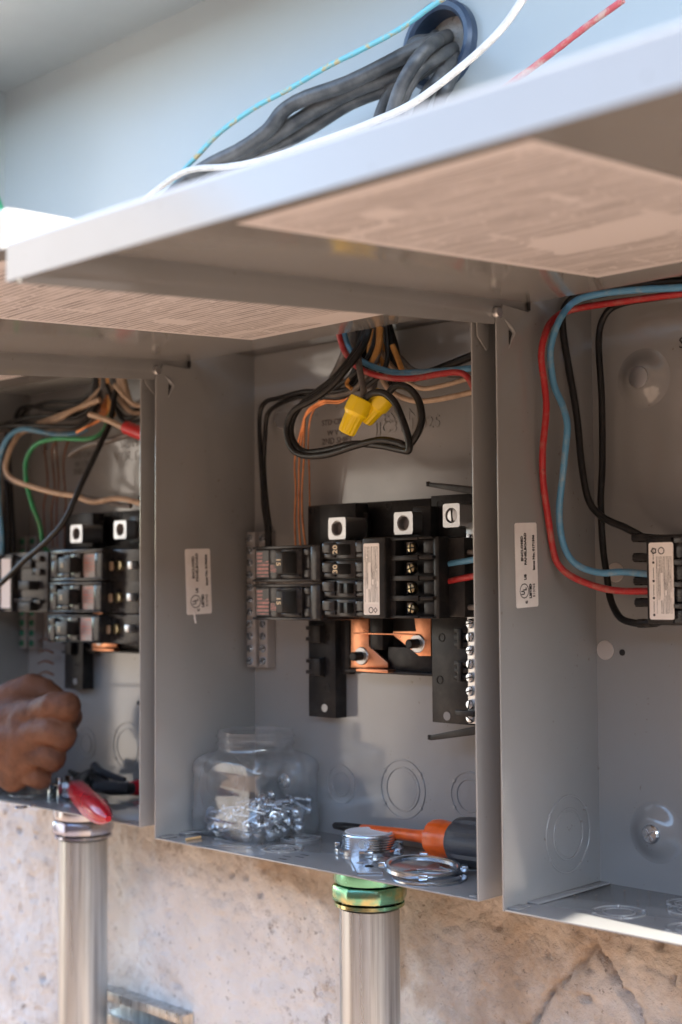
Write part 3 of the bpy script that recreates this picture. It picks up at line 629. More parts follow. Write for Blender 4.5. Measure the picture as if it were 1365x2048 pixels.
    # cover bracket arms
    for (x0, y0, x1, y1, hk) in ((863, 965, 1010, 979, 1), (866, 1470, 1010, 1441, -1)):
        a_ = P(x0, y0, .100); b_ = P(x1, y1, .100); o = BM(); h = .0046
        prism(o, [(a_.x, a_.z), (b_.x, b_.z), (b_.x, b_.z-.0095), (a_.x+.002, a_.z-h), (a_.x, a_.z-.0035)], 'y', .094, .125, .0006)
        box(o, a_.x-.0012, a_.x+.0016, .0935, .097, a_.z-.004, a_.z+.0006, .0004); new('cover_bracket', o, BLACKP, panel)
    # neutral bar with its screws
    o = BM(); a_ = P(932, 1045, .095); b_ = P(975, 1450, .095); box(o, a_.x, b_.x, .095, .104, b_.z, a_.z, .0008); nb = new('neutral_bar', o, ALU, panel)
    for i, yy in enumerate((1078, 1108, 1138, 1165, 1192, 1220, 1247, 1274, 1301, 1328, 1355, 1382, 1409, 1436)):
        c = P(943, yy, .095); screw1('terminal_screw', c, (0, -1, 0), .0046, .0032, ZINC, nb, random.uniform(0, 180))
    o = BM(); bx(o, 910, 1420, 948, 1434, .088, .0945); new('bar_clip', o, BLACKP, panel)
def ground_bar(panel, ox, oz, sm):
    a_ = at(499, 1065, y=.128); b_ = at(535, 1335, y=.128); x0, x1 = a_.x+ox, b_.x+ox; z1, z0 = a_.z+oz, b_.z+oz
    o = BM(); xm = (x0+x1)/2
    box(o, x0, xm-.0012, .124, D-TH-.0003, z0, z1, .0006); box(o, xm+.0012, x1, .128, D-TH-.0003, z0, z1, .0006); box(o, xm-.0014, xm+.0014, .134, D-TH-.0002, z0, z1, .0004)
    gb = new('ground_bar', o, ALUD, panel)
    n = 11
    for i in range(n):
        zz = z1-(z1-z0)*(i+.5)/n
        for xx, yy in ((x0+.006, .124), (x1-.006, .128)): screw1('terminal_screw', (xx, yy, zz), (0, -1, 0), .0043, .003, sm, gb, random.uniform(0, 180))
bus_assembly(P_C, 0, 0); ground_bar(P_C, 0, 0, ZINC)
dL = Vector((-.45, 0, .0092))
bus_assembly(P_L, dL.x+.006, dL.z); ground_bar(P_L, dL.x, dL.z, GRNSC)
def box_px(bm, x0, y0, x1, y1, ya, yb, bev=.0008):
    a_ = at(x0, y0, y=ya); b_ = at(x1, y1, y=ya); box(bm, a_.x, b_.x, ya, yb, b_.z, a_.z, bev)

BG = 'circuit breakers fitted in the panels'
def zrow(yc): return at(690, yc, y=.06).z
# two single breakers with red print
for (ya, yb, lab) in ((1090, 1163, 'upper dark single circuit breaker with red print and toggle marked 15'), (1168, 1241, 'lower dark single circuit breaker with red print and toggle marked 15')):
    z1 = at(600, ya, y=.06).z; z0 = at(600, yb, y=.06).z; h = z1-z0
    X = lambda px: at(px, 1160, y=.06).x
    o = thing('circuit_breaker', (X(570), .12, z0), lab, 'circuit breaker', BG)
    b = BM(); box(b, X(503), X(640), .066, .120, z0, z1, .0012, 3); box(b, X(503), X(640), .0615, .067, z1-.0028, z1, .0007); box(b, X(503), X(640), .0615, .067, z0, z0+.0028, .0007); box(b, X(621), X(640.5), .060, .068, z0+.001, z1-.001, .0012); new('casing', b, DARKP, o)
    sheet('rating_print', (X(506), .0655, z0+.0045), (1, 0, 0), (0, 0, 1), X(532)-X(506), h-.009, REDTXT, o, .0004)
    b = BM(); box(b, X(533.5), X(559), .0625, .067, z0+.003, z0+h*.5-.0003, .0008); box(b, X(533.5), X(559), .0625, .067, z0+h*.52, z1-.003, .0008); bb = new('marking_block', b, DARKP, o)
    sheet('mark_print', (X(538), .0623, z0+h*.26), (1, 0, 0), (0, 0, 1), X(557)-X(538), h*.22, REDTXT, bb, .0004)
    b = BM(); box(b, X(560), X(602), .0615, .067, z0+.0032, z1-.0032, .0010); box(b, X(562), X(600), .0595, .0617, z0+h*.13, z0+h*.2, .0006); box(b, X(562), X(600), .0595, .0617, z1-h*.17, z1-h*.12, .0006); new('toggle_surround', b, DARKP, o)
    b = BM(); zt0, zt1 = z0+h*.215, z1-h*.19
    prism(b, [(X(565), .0622), (X(566), .0520), (X(568), .0490), (X(581), .0490), (X(584), .0505), (X(592), .0622)], 'z', zt0, zt1, .0008); tg = new('toggle', b, TOGGLE, o)
    text('rating', '15', (X(569.5), .0488, zt0+(zt1-zt0)*.74), (0, 0, -1), (1, 0, 0), .0085, CREAM, tg, .0001, bold=.0001)
    b = BM(); box(b, X(604), X(619), .0625, .067, z0+.004, z0+h*.33, .0008); box(b, X(604), X(619), .0625, .067, z1-h*.28, z1-.004, .0008); box(b, X(606), X(617), .0640, .067, z0+h*.36, z1-h*.31, .0010); new('test_block', b, DARKP, o)
# four-pole breaker
X = lambda px: at(px, 1160, y=.06).x
rows = [(zrow(a_), zrow(b_)) for a_, b_ in ((1080, 1118.5), (1119.5, 1157.5), (1158.5, 1196), (1197, 1235))]
Z0, Z1 = rows[-1][1], rows[0][0]
o = thing('circuit_breaker', (X(750), .12, Z0), 'wide four pole circuit breaker with white label strip and brass screws in middle panel', 'circuit breaker', BG)
b = BM(); box(b, X(641), X(779), .068, .120, Z0, Z1, .0012)
for z1, z0 in rows:
    box(b, X(641), X(735), .0645, .0705, z0+.0003, z1-.0003, .0012)
new('casing', b, BLACKP, o)
for i, (z1, z0) in enumerate(rows):
    h = z1-z0; b = BM(); box(b, X(643), X(667), .0610, .0660, z0+h*.36, z1-.002, .0008); box(b, X(646), X(667), .0622, .0660, z0+.002, z0+h*.33, .0006); box(b, X(709), X(733), .0612, .0660, z0+h*.34, z1-.002, .0010); box(b, X(709), X(733), .0625, .0660, z0+.0018, z0+h*.31, .0006)
    box(b, X(669), X(707.5), .0630, .066, z0+.0008, z1-.0008, .0006); new('pole_face', b, DARKP, o)
    b = BM()
    if i < 2: prism(b, [(X(674), .0635), (X(675), .0545), (X(677), .0525), (X(688), .0525), (X(690), .0540), (X(698), .0635)], 'z', z0+.0042, z1-.0040, .0007)
    else:
        prism(b, [(X(678), .066), (X(680), .0575), (X(684), .0575), (X(686), .0615), (X(690), .0580), (X(700), .0560), (X(704), .066)], 'z', z0+.0042, z1-.0040, .0006)
    tg = new('toggle', b, TOGGLE, o)
    if i < 2: text('rating', ('20', '30')[i], (X(686), .0523, z0+h*.27), (0, 0, 1), (-1, 0, 0), .0088, CREAM, tg, .0001, bold=.0001)
b = BM(); box(b, X(734), X(780), .0535, .069, Z0-.0005, Z1+.0012, .0016, 3); hs = new('label_housing', b, BLACKP, o)
sheet('rating_label', (X(737.5), .0533, Z0+.003), (1, 0, 0), (0, 0, 1), X(769)-X(737.5), (Z1-Z0)*.90, PAPER, hs, .0015)
# the label's print runs along the strip
uv0 = (X(739), .0529, Z0+.0045)
def strip_print(o_, along, w_, l_, parent, seed=0):
    # u runs along the strip, v across
    return sheet('label_print', o_, along, Vector((0, -1, 0)).cross(Vector(along)), l_, w_, TINY, parent, .0005, .00005)
strip_print((X(767.5), .0530, Z0+.013), (0, 0, 1), X(767.5)-X(739), (Z1-Z0)*.90-.011, hs)
b = BM(); ring_bm(b, (X(752), .0530, Z0+.0075), (0, -1, 0), .0022, .0030, .0001, 20); ring_bm(b, (X(761), .0530, Z0+.0075), (0, -1, 0), .0018, .0027, .0001, 4); new('mark', b, INK, hs, smooth=False)
# terminal bay
b = BM(); box(b, X(779.5), X(866), .0735, .120, Z0, Z1, .0008)
for zz in [rows[0][0]]+[(rows[i][1]+rows[i+1][0])/2 for i in range(3)]+[rows[3][1]]:
    box(b, X(780), X(866), .0600, .0905, max(zz-.0016, Z0), min(zz+.0016, Z1), .0006); box(b, X(787), X(838), .0585, .062, max(zz-.0024, Z0), min(zz+.0024, Z1), .0006)
box(b, X(780), X(791), .0605, .0905, Z0, Z1, .0008); box(b, X(862), X(873), .064, .0905, Z0, Z1, .001); box(b, X(866), X(905), .078, .120, Z0+.001, Z1-.001, .0012)
new('terminal_bay', b, BLACKP, o)
for z1, z0 in rows:
    zc = (z1+z0)/2
    b = BM(); box(b, X(840), X(861), .0655, .0895, z0+.0035, z1-.0030, .0008); new('wire_cover', b, BLACKP, o)
    b = BM(); prism(b, [(X(800), z0+.004), (X(808), z0+.0085), (X(812), z1-.004), (X(800), z1-.004)], 'y', .0700, .0715, .0003); new('contact_plate', b, ALUD, o)
    screw1('terminal_screw', (at(822, 1160, y=.064).x, .0690, zc-.0003), (0, -1, 0), .0050, .0052, BRASS, o, random.uniform(60, 110), True)
# breakers in the right panel
o = thing('circuit_breaker', (at(1340, 1160, y=.085).x, .14, at(1340, 1250, y=.085).z), 'four pole circuit breaker with white label fed by the red and blue wires', 'circuit breaker', BG)
YR = .085
b = BM(); box_px(b, 1296, 1070, 1420, 1252, YR+.004, D-.004, .0012); box_px(b, 1292, 1076, 1346, 1248, YR, YR+.006, .0012)
new('casing', b, BLACKP, o)
for i, yy in enumerate((1072, 1117, 1162, 1206)):
    b = BM(); box_px(b, 1347, yy+1, 1420, yy+12, YR-.002, YR+.006, .0008); box_px(b, 1347, yy+14, 1420, yy+43, YR+.0015, YR+.006, .0010); new('pole_face', b, DARKP, o)
for (yy, x0_) in ((1075, 1262), (1115, 1264), (1162, 1266), (1205, 1268), (1247, 1272)):
    b = BM(); box_px(b, x0_, yy-6, 1300, yy+6, YR+.008, YR+.026, .001); box_px(b, x0_+2, yy-9, x0_+14, yy+9, YR+.010, YR+.024, .0008); box_px(b, x0_+18, yy-8, x0_+26, yy+8, YR+.009, YR+.024, .0008); new('terminal_barrier', b, BLACKP, o)
a_ = at(1301, 1239, y=YR); b_ = at(1347, 1084, y=YR)
lb = sheet('rating_label', (a_.x, YR-.0003, a_.z), (1, 0, 0), (0, 0, 1), b_.x-a_.x, b_.z-a_.z, PAPER, o, .0018)
strip_print((b_.x-.0012, YR-.0006, a_.z+.003), (0, 0, 1), b_.x-a_.x-.0075, (b_.z-a_.z)*.80, lb)
for k, t in enumerate((.06, .28, .50, .74, .86)):
    c = Vector((a_.x+.0042, YR-.0006, a_.z+(b_.z-a_.z)*t)); b = BM()
    if t < .8: lathe(b, [(.0011, 0), (.0011, .0001), (.0001, .0001)], c, (0, -1, 0), 10); box(b, c.x-.0002, c.x+.0002, c.y-.0001, c.y, c.z+.002, c.z+.011, 0)
    else: ring_bm(b, c+Vector((.0005, 0, .002)), (0, -1, 0), .0016, .0029, .0001, 5); ring_bm(b, c+Vector((.0075, 0, .002)), (0, -1, 0), .0022, .0030, .0001, 18)
    new('label_mark', b, INK, lb, smooth=False)
# breakers in the left panel
YL = .055
o = thing('circuit_breaker', (at(45, 1160, y=YL).x, .12, at(45, 1224, y=YL).z), 'circuit breaker with a tall white label strip left of the three toggles', 'circuit breaker', BG)
b = BM(); box_px(b, -30, 1108, 96, 1225, YL+.006, .12, .0012); box_px(b, -2, 1110, 24, 1224, YL-.002, YL+.008, .0012); box_px(b, 64, 1112, 80, 1122, YL, YL+.01); box_px(b, 64, 1138, 80, 1150, YL, YL+.01); box_px(b, 64, 1200, 80, 1208, YL, YL+.01); box_px(b, 30, 1112, 62, 1116, YL, YL+.01); box_px(b, 26, 1196, 64, 1204, YL, YL+.01); new('casing', b, DARKP, o)
b = BM(); box_px(b, 36, 1162, 58, 1180, YL-.008, YL+.008, .002); box_px(b, 36, 1204, 60, 1222, YL-.006, YL+.008, .001); box_px(b, 30, 1120, 62, 1136, YL+.001, YL+.008, .001); new('toggle', b, TOGGLE, o)
a_ = at(3, 1216, y=YL-.002); b_ = at(22, 1117, y=YL-.002); sheet('rating_label', (a_.x, YL-.0023, a_.z), (1, 0, 0), (0, 0, 1), b_.x-a_.x, b_.z-a_.z, PAPER, o, .001)
for (ya, yb, xo, lab) in ((1101, 1161, 2, 'topmost of the three toggled breakers above the hand'), (1165, 1225, 0, 'middle of the three toggled breakers above the hand'), (1229, 1287, -4, 'lowest of the three toggled breakers above the hand')):
    a_ = at(150+xo, yb, y=YL)
    o = thing('circuit_breaker', (a_.x, .12, a_.z), lab, 'circuit breaker', BG)
    b = BM(); box_px(b, 99+xo, ya, 203+xo, yb, YL+.004, .118, .0012, ); box_px(b, 99+xo, ya, 203+xo, ya+4, YL-.002, YL+.006, .0008); box_px(b, 99+xo, yb-4, 203+xo, yb, YL-.002, YL+.006, .0008); box_px(b, 187+xo, ya+5, 203+xo, yb-5, YL-.001, YL+.006, .001); box_px(b, 204+xo, ya-1, 290, yb+3, YL+.018, .118, .001); new('casing', b, DARKP, o)
    b = BM(); box_px(b, 101+xo, ya+6, 113+xo, ya+20, YL, YL+.006); box_px(b, 101+xo, ya+22, 113+xo, yb-6, YL, YL+.006); box_px(b, 140+xo, ya+6, 160+xo, ya+19, YL, YL+.006); box_px(b, 140+xo, yb-20, 160+xo, yb-6, YL, YL+.006); box_px(b, 114+xo, yb-14, 138+xo, yb-6, YL-.001, YL+.006); new('pole_face', b, DARKP, o)
    a_ = at(162+xo, yb-6, y=YL+.001); b_ = at(185+xo, ya+6, y=YL+.001); sheet('rating_print', (a_.x, YL+.0035, a_.z), (1, 0, 0), (0, 0, 1), b_.x-a_.x, b_.z-a_.z, REDTXT2, o, .0005)
    b = BM(); box_px(b, 115+xo, ya+14, 138+xo, yb-16, YL-.013, YL+.006, .001); tg = new('toggle', b, TOGGLE, o)
    q = at(119+xo, (ya+yb)/2+4, y=YL-.013); text('rating', '20', (q.x+.0055, YL-.0132, q.z-.001), (0, 0, 1), (-1, 0, 0), .0065, CREAM, tg, .0001)
    zc = at(240, (ya+yb)/2, y=YL+.018)
    b = BM(); lathe(b, [(.0065, 0), (.006, .004), (.0001, .0045)], (at(240+xo, 1160, y=YL+.018).x, YL+.0178, zc.z), (0, -1, 0), 18); new('terminal_screw', b, BRASS, o)
    b = BM(); box_px(b, 252+xo, (ya+yb)/2-9, 262+xo, (ya+yb)/2+8, YL+.008, YL+.0178, .002); new('terminal_clamp', b, ALU, o)
    b = BM(); box_px(b, 210+xo, (ya+yb)/2-8, 222+xo, (ya+yb)/2+10, YL+.014, YL+.0178, .002); new('contact_plate', b, TAN, o)

# ------------------------------------------------------------------ wires
def wire(label, pts, r, ma, group=None, name='wire', cat='wire', seg=10, wob=0, n=8):
    P = [at(p[0], p[1], y=p[2]) for p in pts]
    o = new(name, tube(BM(), P, r, seg, n, wob), ma, None, ang=60); return tag(o, label, cat, group)
RW = 'wires feeding the right breaker'
wire('red wire sweeping down to the white labelled breaker', [(1420, 578, .10), (1365, 587, .10), (1260, 601, .098), (1150, 618, .092), (1110, 636, .07), (1091, 668, .05), (1083, 712, .045), (1090, 772, .05), (1093, 822, .05), (1086, 900, .05), (1087, 962, .055), (1096, 1030, .062), (1108, 1105, .07), (1122, 1135, .075), (1152, 1157, .082), (1200, 1175, .09), (1245, 1182, .094), (1305, 1182, .094)], .0030, RED, RW, wob=.05)
wire('scuffed blue wire sweeping down to the white labelled breaker', [(1420, 570, .095), (1365, 575, .095), (1260, 581, .092), (1190, 590, .085), (1150, 603, .075), (1122, 635, .06), (1105, 680, .055), (1101, 712, .055), (1108, 768, .06), (1126, 812, .062), (1135, 850, .062), (1132, 892, .062), (1126, 950, .065), (1119, 1020, .07), (1124, 1076, .075), (1140, 1115, .08), (1166, 1136, .086), (1205, 1146, .09), (1245, 1144, .094), (1305, 1149, .094)], .0030, BLUE, RW, wob=.05)
wire('black wire running straight to the top of the white labelled breaker', [(1420, 556, .11), (1365, 561, .11), (1300, 566, .108), (1230, 572, .102), (1160, 588, .095), (1130, 615, .088), (1126, 655, .088), (1139, 740, .095), (1154, 830, .098), (1164, 930, .10), (1178, 1000, .10), (1205, 1034, .10), (1250, 1055, .10), (1290, 1076, .10)], .0032, RUBBER, RW, wob=.04)
wire('black wire looping under the white labelled breaker', [(1420, 585, .12), (1365, 588, .12), (1300, 597, .12), (1245, 607, .12), (1212, 628, .12), (1198, 680, .12), (1204, 800, .122), (1205, 930, .122), (1202, 1000, .122), (1206, 1090, .122), (1214, 1150, .12), (1222, 1200, .115), (1242, 1236, .108), (1275, 1247, .104), (1300, 1246, .104)], .0031, RUBBER, RW, wob=.04)
CW = 'wires looping inside the middle panel'
wire('outer black wire of the loop that ends in the front yellow wire nut', [(742, 640, .07), (735, 672, .068), (722, 700, .06), (690, 742, .05), (660, 775, .048), (625, 800, .046), (590, 820, .045), (575, 850, .046), (577, 880, .046), (590, 903, .045), (617, 912, .043), (660, 908, .04), (710, 892, .037), (760, 880, .036), (798, 886, .036), (813, 893, .036), (826, 882, .036), (840, 856, .038), (844, 828, .040), (835, 796, .042), (817, 776, .043), (793, 772, .043), (776, 788, .044), (766, 800, .046)], .0034, RUBBER, CW, wob=.04)
wire('inner black wire of the loop that ends in the front yellow wire nut', [(735, 640, .075), (722, 685, .07), (680, 745, .057), (640, 780, .054), (610, 803, .052), (588, 832, .051), (582, 862, .05), (590, 888, .049), (612, 904, .047), (655, 900, .044), (708, 888, .040), (760, 891, .038), (800, 899, .036), (818, 900, .034), (816, 872, .032), (800, 826, .03), (786, 800, .029), (766, 786, .028), (742, 788, .028), (726, 804, .028)], .0034, RUBBER, CW, wob=.04)
wire('black wire bent down the left corner behind the loop', [(745, 700, .09), (722, 765, .088), (660, 784, .088), (610, 783, .09), (560, 796, .096), (532, 804, .104), (520, 830, .108), (521, 900, .110), (525, 960, .112), (527, 1010, .114), (533, 1050, .114), (535, 1100, .112)], .0026, RUBBER, CW)
wire('second black wire bent down the left corner behind the loop', [(750, 700, .095), (700, 785, .094), (650, 795, .095), (600, 794, .097), (556, 810, .104), (535, 832, .110), (530, 880, .112), (528, 930, .115), (532, 990, .115), (539, 1050, .115), (540, 1100, .113)], .0026, RUBBER, CW)
for k, (dx, dy, lab) in enumerate(((0, 0, 'bare copper wire dropping to the left breakers, leftmost strand'), (6, 4, 'bare copper wire dropping to the left breakers, between two others'), (12, -3, 'bare copper wire dropping to the left breakers, beside the loop'))):
    wire(lab, [(740, 730, .10), (690, 796+dy, .10), (650, 803+dy, .10), (615, 825+dy, .103), (603+dx*.5, 860, .106), (590+dx*1.5, 920, .108), (588+dx*1.7+(4-k*4), 980, .110), (590+dx*1.3, 1040, .112), (592+dx*1.7, 1100, .112)], .00105, COPPER, CW, seg=8)
wire('thin copper wire hanging straight beside the bare strands', [(640, 800, .12), (622, 835, .125), (617, 880, .128), (619, 940, .128), (620, 1012, .128)], .0009, COPPER, CW, seg=6)
wire('blue wire crossing above the yellow wire nuts', [(682, 630, .085), (689, 668, .085), (702, 702, .082), (735, 728, .08), (785, 744, .08), (830, 745, .085), (880, 742, .09), (950, 736, .095), (1010, 730, .10)], .0030, BLUE, CW, wob=.04)
wire('red wire crossing above the yellow wire nuts', [(672, 630, .08), (680, 676, .08), (694, 710, .078), (722, 738, .074), (768, 754, .072), (825, 757, .074), (880, 748, .076), (915, 745, .078), (936, 755, .078), (956, 795, .076)], .0030, RED, CW, wob=.04)
wire('tan wire sagging to the right below the red wire', [(760, 700, .10), (795, 745, .10), (840, 776, .102), (890, 770, .105), (955, 752, .108), (1010, 740, .11)], .0024, TAN, CW)
wire('lowest tan wire sagging to the right behind the loop', [(750, 720, .105), (775, 775, .105), (820, 800, .106), (870, 800, .108), (955, 782, .11), (1010, 770, .11)], .0027, TAN, CW)
wire('greyish wire crossing behind the red wire', [(800, 715, .11), (830, 742, .11), (880, 748, .112), (950, 752, .115), (1010, 750, .115)], .003, GREYW, CW)
wire('thick black cable rising to the right edge of the middle panel', [(780, 770, .115), (840, 752, .115), (900, 730, .118), (960, 706, .12), (1010, 688, .12)], .0042, RUBBER, CW)
wire('grey wire dropping into the front yellow wire nut', [(716, 700, .07), (720, 740, .055), (727, 775, .04), (728, 800, .03)], .0032, GREYW, CW)
for k, (a_, b_, c_, mm, rr) in enumerate((((668, 760), (690, 715), (712, 640), GREYW, .006), ((700, 770), (722, 720), (726, 640), RUBBER, .006), ((742, 775), (748, 720), (745, 640), CABLE, .0065), ((800, 770), (786, 700), (768, 640), RUBBER, .007), ((775, 740), (765, 700), (757, 640), KRAFT, .0055), ((812, 760), (790, 716), (772, 640), TAN, .003), ((724, 735), (738, 702), (748, 640), KRAFT, .0045), ((690, 735), (706, 690), (716, 640), CABLE, .006))):
    wire(('grey stripped cable at the far left of the middle opening', 'black stripped cable left of the yellow filler in the middle opening', 'dusty cable dropping straight behind the wire nuts in the middle opening', 'thick black cable at the right of the middle opening', 'brown filler strip at the centre of the middle opening', 'thin tan cable core beside the thick black cable of the middle opening', 'narrow brown filler strip left of the centre one', 'dusty cable beside the red and blue wires of the middle opening')[k], [(*c_, .105), (*b_, .10+.003*k % .02), (*a_, .115)], rr, mm, 'cable ends hanging from the top opening of the middle panel', 'cable', 'cable')
for k, pts in enumerate(([(756, 640, .09), (744, 700, .085), (712, 745, .08), (680, 770, .085), (650, 790, .095)], [(764, 640, .09), (757, 710, .085), (728, 758, .082), (700, 784, .085), (655, 792, .095)], [(720, 640, .10), (700, 705, .10), (676, 752, .105), (668, 790, .11)], [(772, 640, .09), (776, 700, .088), (768, 740, .085), (735, 772, .085), (700, 780, .09)])):
    wire(('dark wire curling left under the middle opening', 'second dark wire curling left under the middle opening', 'dark wire hanging at the left of the middle opening', 'dark wire hooking back under the blue wire')[k], pts, .0027, (RUBBER, GREYW, RUBBER, RUBBER)[k], CW)
for k, pts in enumerate(([(752, 660, .09), (742, 705, .088), (752, 735, .088)], [(760, 655, .085), (758, 690, .083), (745, 728, .083)], [(785, 690, .09), (797, 720, .092), (806, 745, .095)], [(676, 745, .09), (684, 760, .09), (676, 775, .09)], [(700, 755, .08), (694, 768, .08), (704, 778, .08)])):
    wire(('large curl of brown paper filler above the rear yellow wire nut', 'curl of brown paper filler just left of the largest one', 'brown paper filler curl crossing behind the blue wire on the right', 'small brown paper curl at the left edge of the cable bundle', 'small brown paper curl just above the front yellow wire nut')[k], pts, (.0042, .0036, .0028, .002, .002)[k], KRAFT, 'paper filler torn from the cables', 'cable_filler', 'paper filler', 6)
wire('gloved feed wires entering the four pole breaker', [(1005, 1112, .085), (950, 1105, .084), (915, 1104, .084), (875, 1100, .083)], .0026, GREYW, 'feed wires of the four pole breaker')['label'] = 'topmost dark feed wire entering the four pole breaker'
wire('short blue feed wire entering the four pole breaker', [(1005, 1109, .08), (950, 1119, .079), (915, 1125, .079), (870, 1133, .08)], .0029, BLUE, 'feed wires of the four pole breaker')
wire('short red feed wire entering the four pole breaker', [(1005, 1141, .08), (950, 1152, .079), (915, 1159, .079), (870, 1170, .08)], .0030, RED, 'feed wires of the four pole breaker')
wire('lowest dark feed wire entering the four pole breaker', [(1005, 1215, .085), (950, 1215, .084), (915, 1214, .084), (872, 1216, .083)], .0026, GREYW, 'feed wires of the four pole breaker')
LW = 'wires tangled inside the left panel'
wire('blue wire arching over the left corner above the hand', [(175, 858, .10), (150, 867, .09), (105, 868, .075), (52, 858, .06), (24, 868, .05), (6, 895, .045), (-4, 940, .045), (-2, 1010, .05), (3, 1060, .055), (4, 1120, .06)], .0032, BLUE, LW)
wire('tan wire curling round the left corner toward the middle breaker lugs', [(200, 800, .09), (60, 856, .075), (28, 885, .06), (12, 930, .05), (22, 955, .05), (60, 972, .055), (115, 987, .062), (150, 992, .068), (186, 1004, .074), (222, 998, .08), (252, 999, .085), (300, 1012, .09)], .0033, TAN, LW)
wire('dark wire following the tan wire behind it', [(180, 808, .1), (50, 862, .095), (18, 900, .08), (8, 940, .075), (24, 962, .075), (80, 978, .08), (160, 992, .085), (230, 1008, .09), (262, 1012, .09)], .003, GREYW, LW)
wire('green wire arching over and down to the ground bar', [(226, 815, .09), (214, 848, .085), (203, 866, .08), (176, 878, .072), (110, 878, .062), (72, 890, .057), (53, 920, .055), (53, 962, .055), (65, 1010, .06), (80, 1050, .07), (87, 1090, .08), (104, 1110, .09)], .0028, GREEN, LW)
wire('long black wire slanting across the left panel in front of the breakers', [(232, 780, .09), (220, 845, .075), (205, 880, .06), (165, 965, .04), (130, 1040, .028), (95, 1081, .022), (50, 1120, .018), (20, 1150, .016), (-15, 1182, .014)], .0034, RUBBER, LW)
wire('cut brown wire lying across the left panel letters', [(140, 911, .08), (152, 902, .078), (178, 890, .075), (215, 882, .072), (250, 872, .07), (275, 868, .07)], .0036, GREYW, LW)
wire('cut tan wire pointing at the red tape', [(180, 829, .07), (195, 833, .07), (222, 843, .07), (246, 855, .07), (262, 863, .07)], .0034, TAN, LW)
wire('sleeve of red tape round two wires in the left panel', [(253, 855, .069), (275, 864, .069), (310, 878, .069)], .0078, REDTAPE, None, 'red_tape', 'tape')
for k, pts in enumerate(([(-20, 850, .08), (60, 847, .085), (110, 840, .09), (160, 822, .095), (200, 790, .10)], [(-20, 853, .06), (70, 851, .065), (130, 853, .075), (160, 850, .08), (190, 820, .09), (205, 780, .10)], [(25, 870, .09), (36, 825, .092), (55, 812, .094), (100, 818, .096), (150, 812, .10), (210, 770, .105)], [(10, 1110, .10), (12, 1010, .10), (15, 930, .10), (20, 870, .1), (40, 838, .1), (110, 830, .105), (190, 800, .108)], [(18, 1110, .085), (16, 1000, .085), (8, 930, .085), (14, 865, .085)], [(220, 790, .10), (260, 822, .10), (290, 812, .105), (320, 795, .11)], [(212, 785, .11), (250, 835, .112), (285, 822, .114), (320, 810, .115)])):
    wire(('black wire bundle strand across the left panel top', 'dark wire of the bundle sagging under the left panel top', 'black wire bending down the left panel corner', 'thin black wire hanging in the left panel corner', 'short black wire hanging in the left panel corner', 'black wire running right from the left panel opening', 'dark wire running right below it from the left panel opening')[k], pts, .0030, RUBBER, LW)
for k, pts in enumerate(([(-20, 858, .07), (40, 840, .075), (90, 832, .08), (150, 835, .085), (185, 812, .09), (204, 780, .095)], [(30, 1110, .105), (24, 1000, .105), (20, 900, .1), (45, 830, .098), (90, 806, .098), (160, 800, .1), (200, 770, .1)], [(-20, 866, .085), (60, 862, .09), (120, 858, .092), (170, 838, .095), (210, 800, .1)], [(214, 770, .09), (232, 815, .09), (255, 845, .092), (320, 828, .095)])):
    wire(('dark wire crossing the left panel just above the blue arch', 'black wire rising along the left panel corner into the bundle', 'grey wire running flat above the blue arch', 'black wire dipping right behind the red tape')[k], pts, .0027, (RUBBER, RUBBER, GREYW, RUBBER)[k], LW)
wire('tan wire woven through the black bundle in the left panel', [(85, 846, .08), (115, 840, .078), (145, 822, .08), (175, 805, .09), (210, 770, .1)], .003, TAN, LW)
wire('tan wire curving right from the left panel opening', [(222, 770, .095), (240, 800, .095), (268, 826, .095), (320, 818, .10)], .0028, TAN, LW)
wire('second tan wire curving right from the left panel opening', [(230, 770, .085), (252, 795, .085), (278, 812, .09), (320, 800, .095)], .0028, TAN, LW)
for k, (x_, a_) in enumerate(((90, 905), (104, 915), (112, 900), (126, 940))):
    wire('dull bare wire dropping through the left panel, strand %s' % ('by the corner', 'next to the corner strand', 'beside the green wire', 'nearest the breaker lugs')[k], [(205, 800, .11), (180, 848, .11), (130+k*5, 868, .112), (x_+2, a_-20, .115), (x_+6, a_+60, .115), (x_-2+k*2, a_+110, .118), (x_+3, 1095, .118)], .0012, BROWNC, LW, seg=6)
for k in range(4): wire('bright bare copper wire bent under the left panel opening', [(205+k*5, 790, .10), (198+k*3, 835, .095), (180-k*3, 850+k*2, .09), (150, 866+k, .09)], .001, COPPER, 'bright copper wires bent under the left panel opening', seg=6)
for k, (a_, b_, c_, mm, rr) in enumerate((((185, 800), (192, 780), (200, 730), RUBBER, .006), ((212, 820), (208, 780), (206, 730), KRAFT, .005), ((222, 830), (226, 790), (218, 730), KRAFT, .006), ((238, 800), (232, 770), (226, 730), CABLE, .007), ((252, 810), (243, 775), (234, 730), TAN, .004), ((262, 812), (250, 770), (240, 730), TAN, .004), ((205, 812), (212, 775), (210, 730), CABLE, .007))):
    wire(('black stripped cable at the far left of the left panel opening', 'narrow brown filler strip in the left panel opening', 'wide brown filler strip in the left panel opening', 'dusty cable right of the filler in the left panel opening', 'tan cable core next to the dusty cable in the left panel opening', 'rightmost tan cable core in the left panel opening', 'dusty cable between the black cable and the filler of the left panel opening')[k], [(*c_, .10), (*b_, .10), (*a_, .105)], rr, mm, 'cable ends hanging from the top opening of the left panel', 'cable', 'cable')
for k in range(4): wire('thin brown wire joining the left ground bar, %s of four' % ('uppermost', 'second from the top', 'third from the top', 'lowest')[k], [(78, 1283+k*22, .118), (92, 1278+k*22, .112), (108, 1284+k*22, .118)], .0013, BROWNC, 'thin brown wires joining the left ground bar', seg=6)
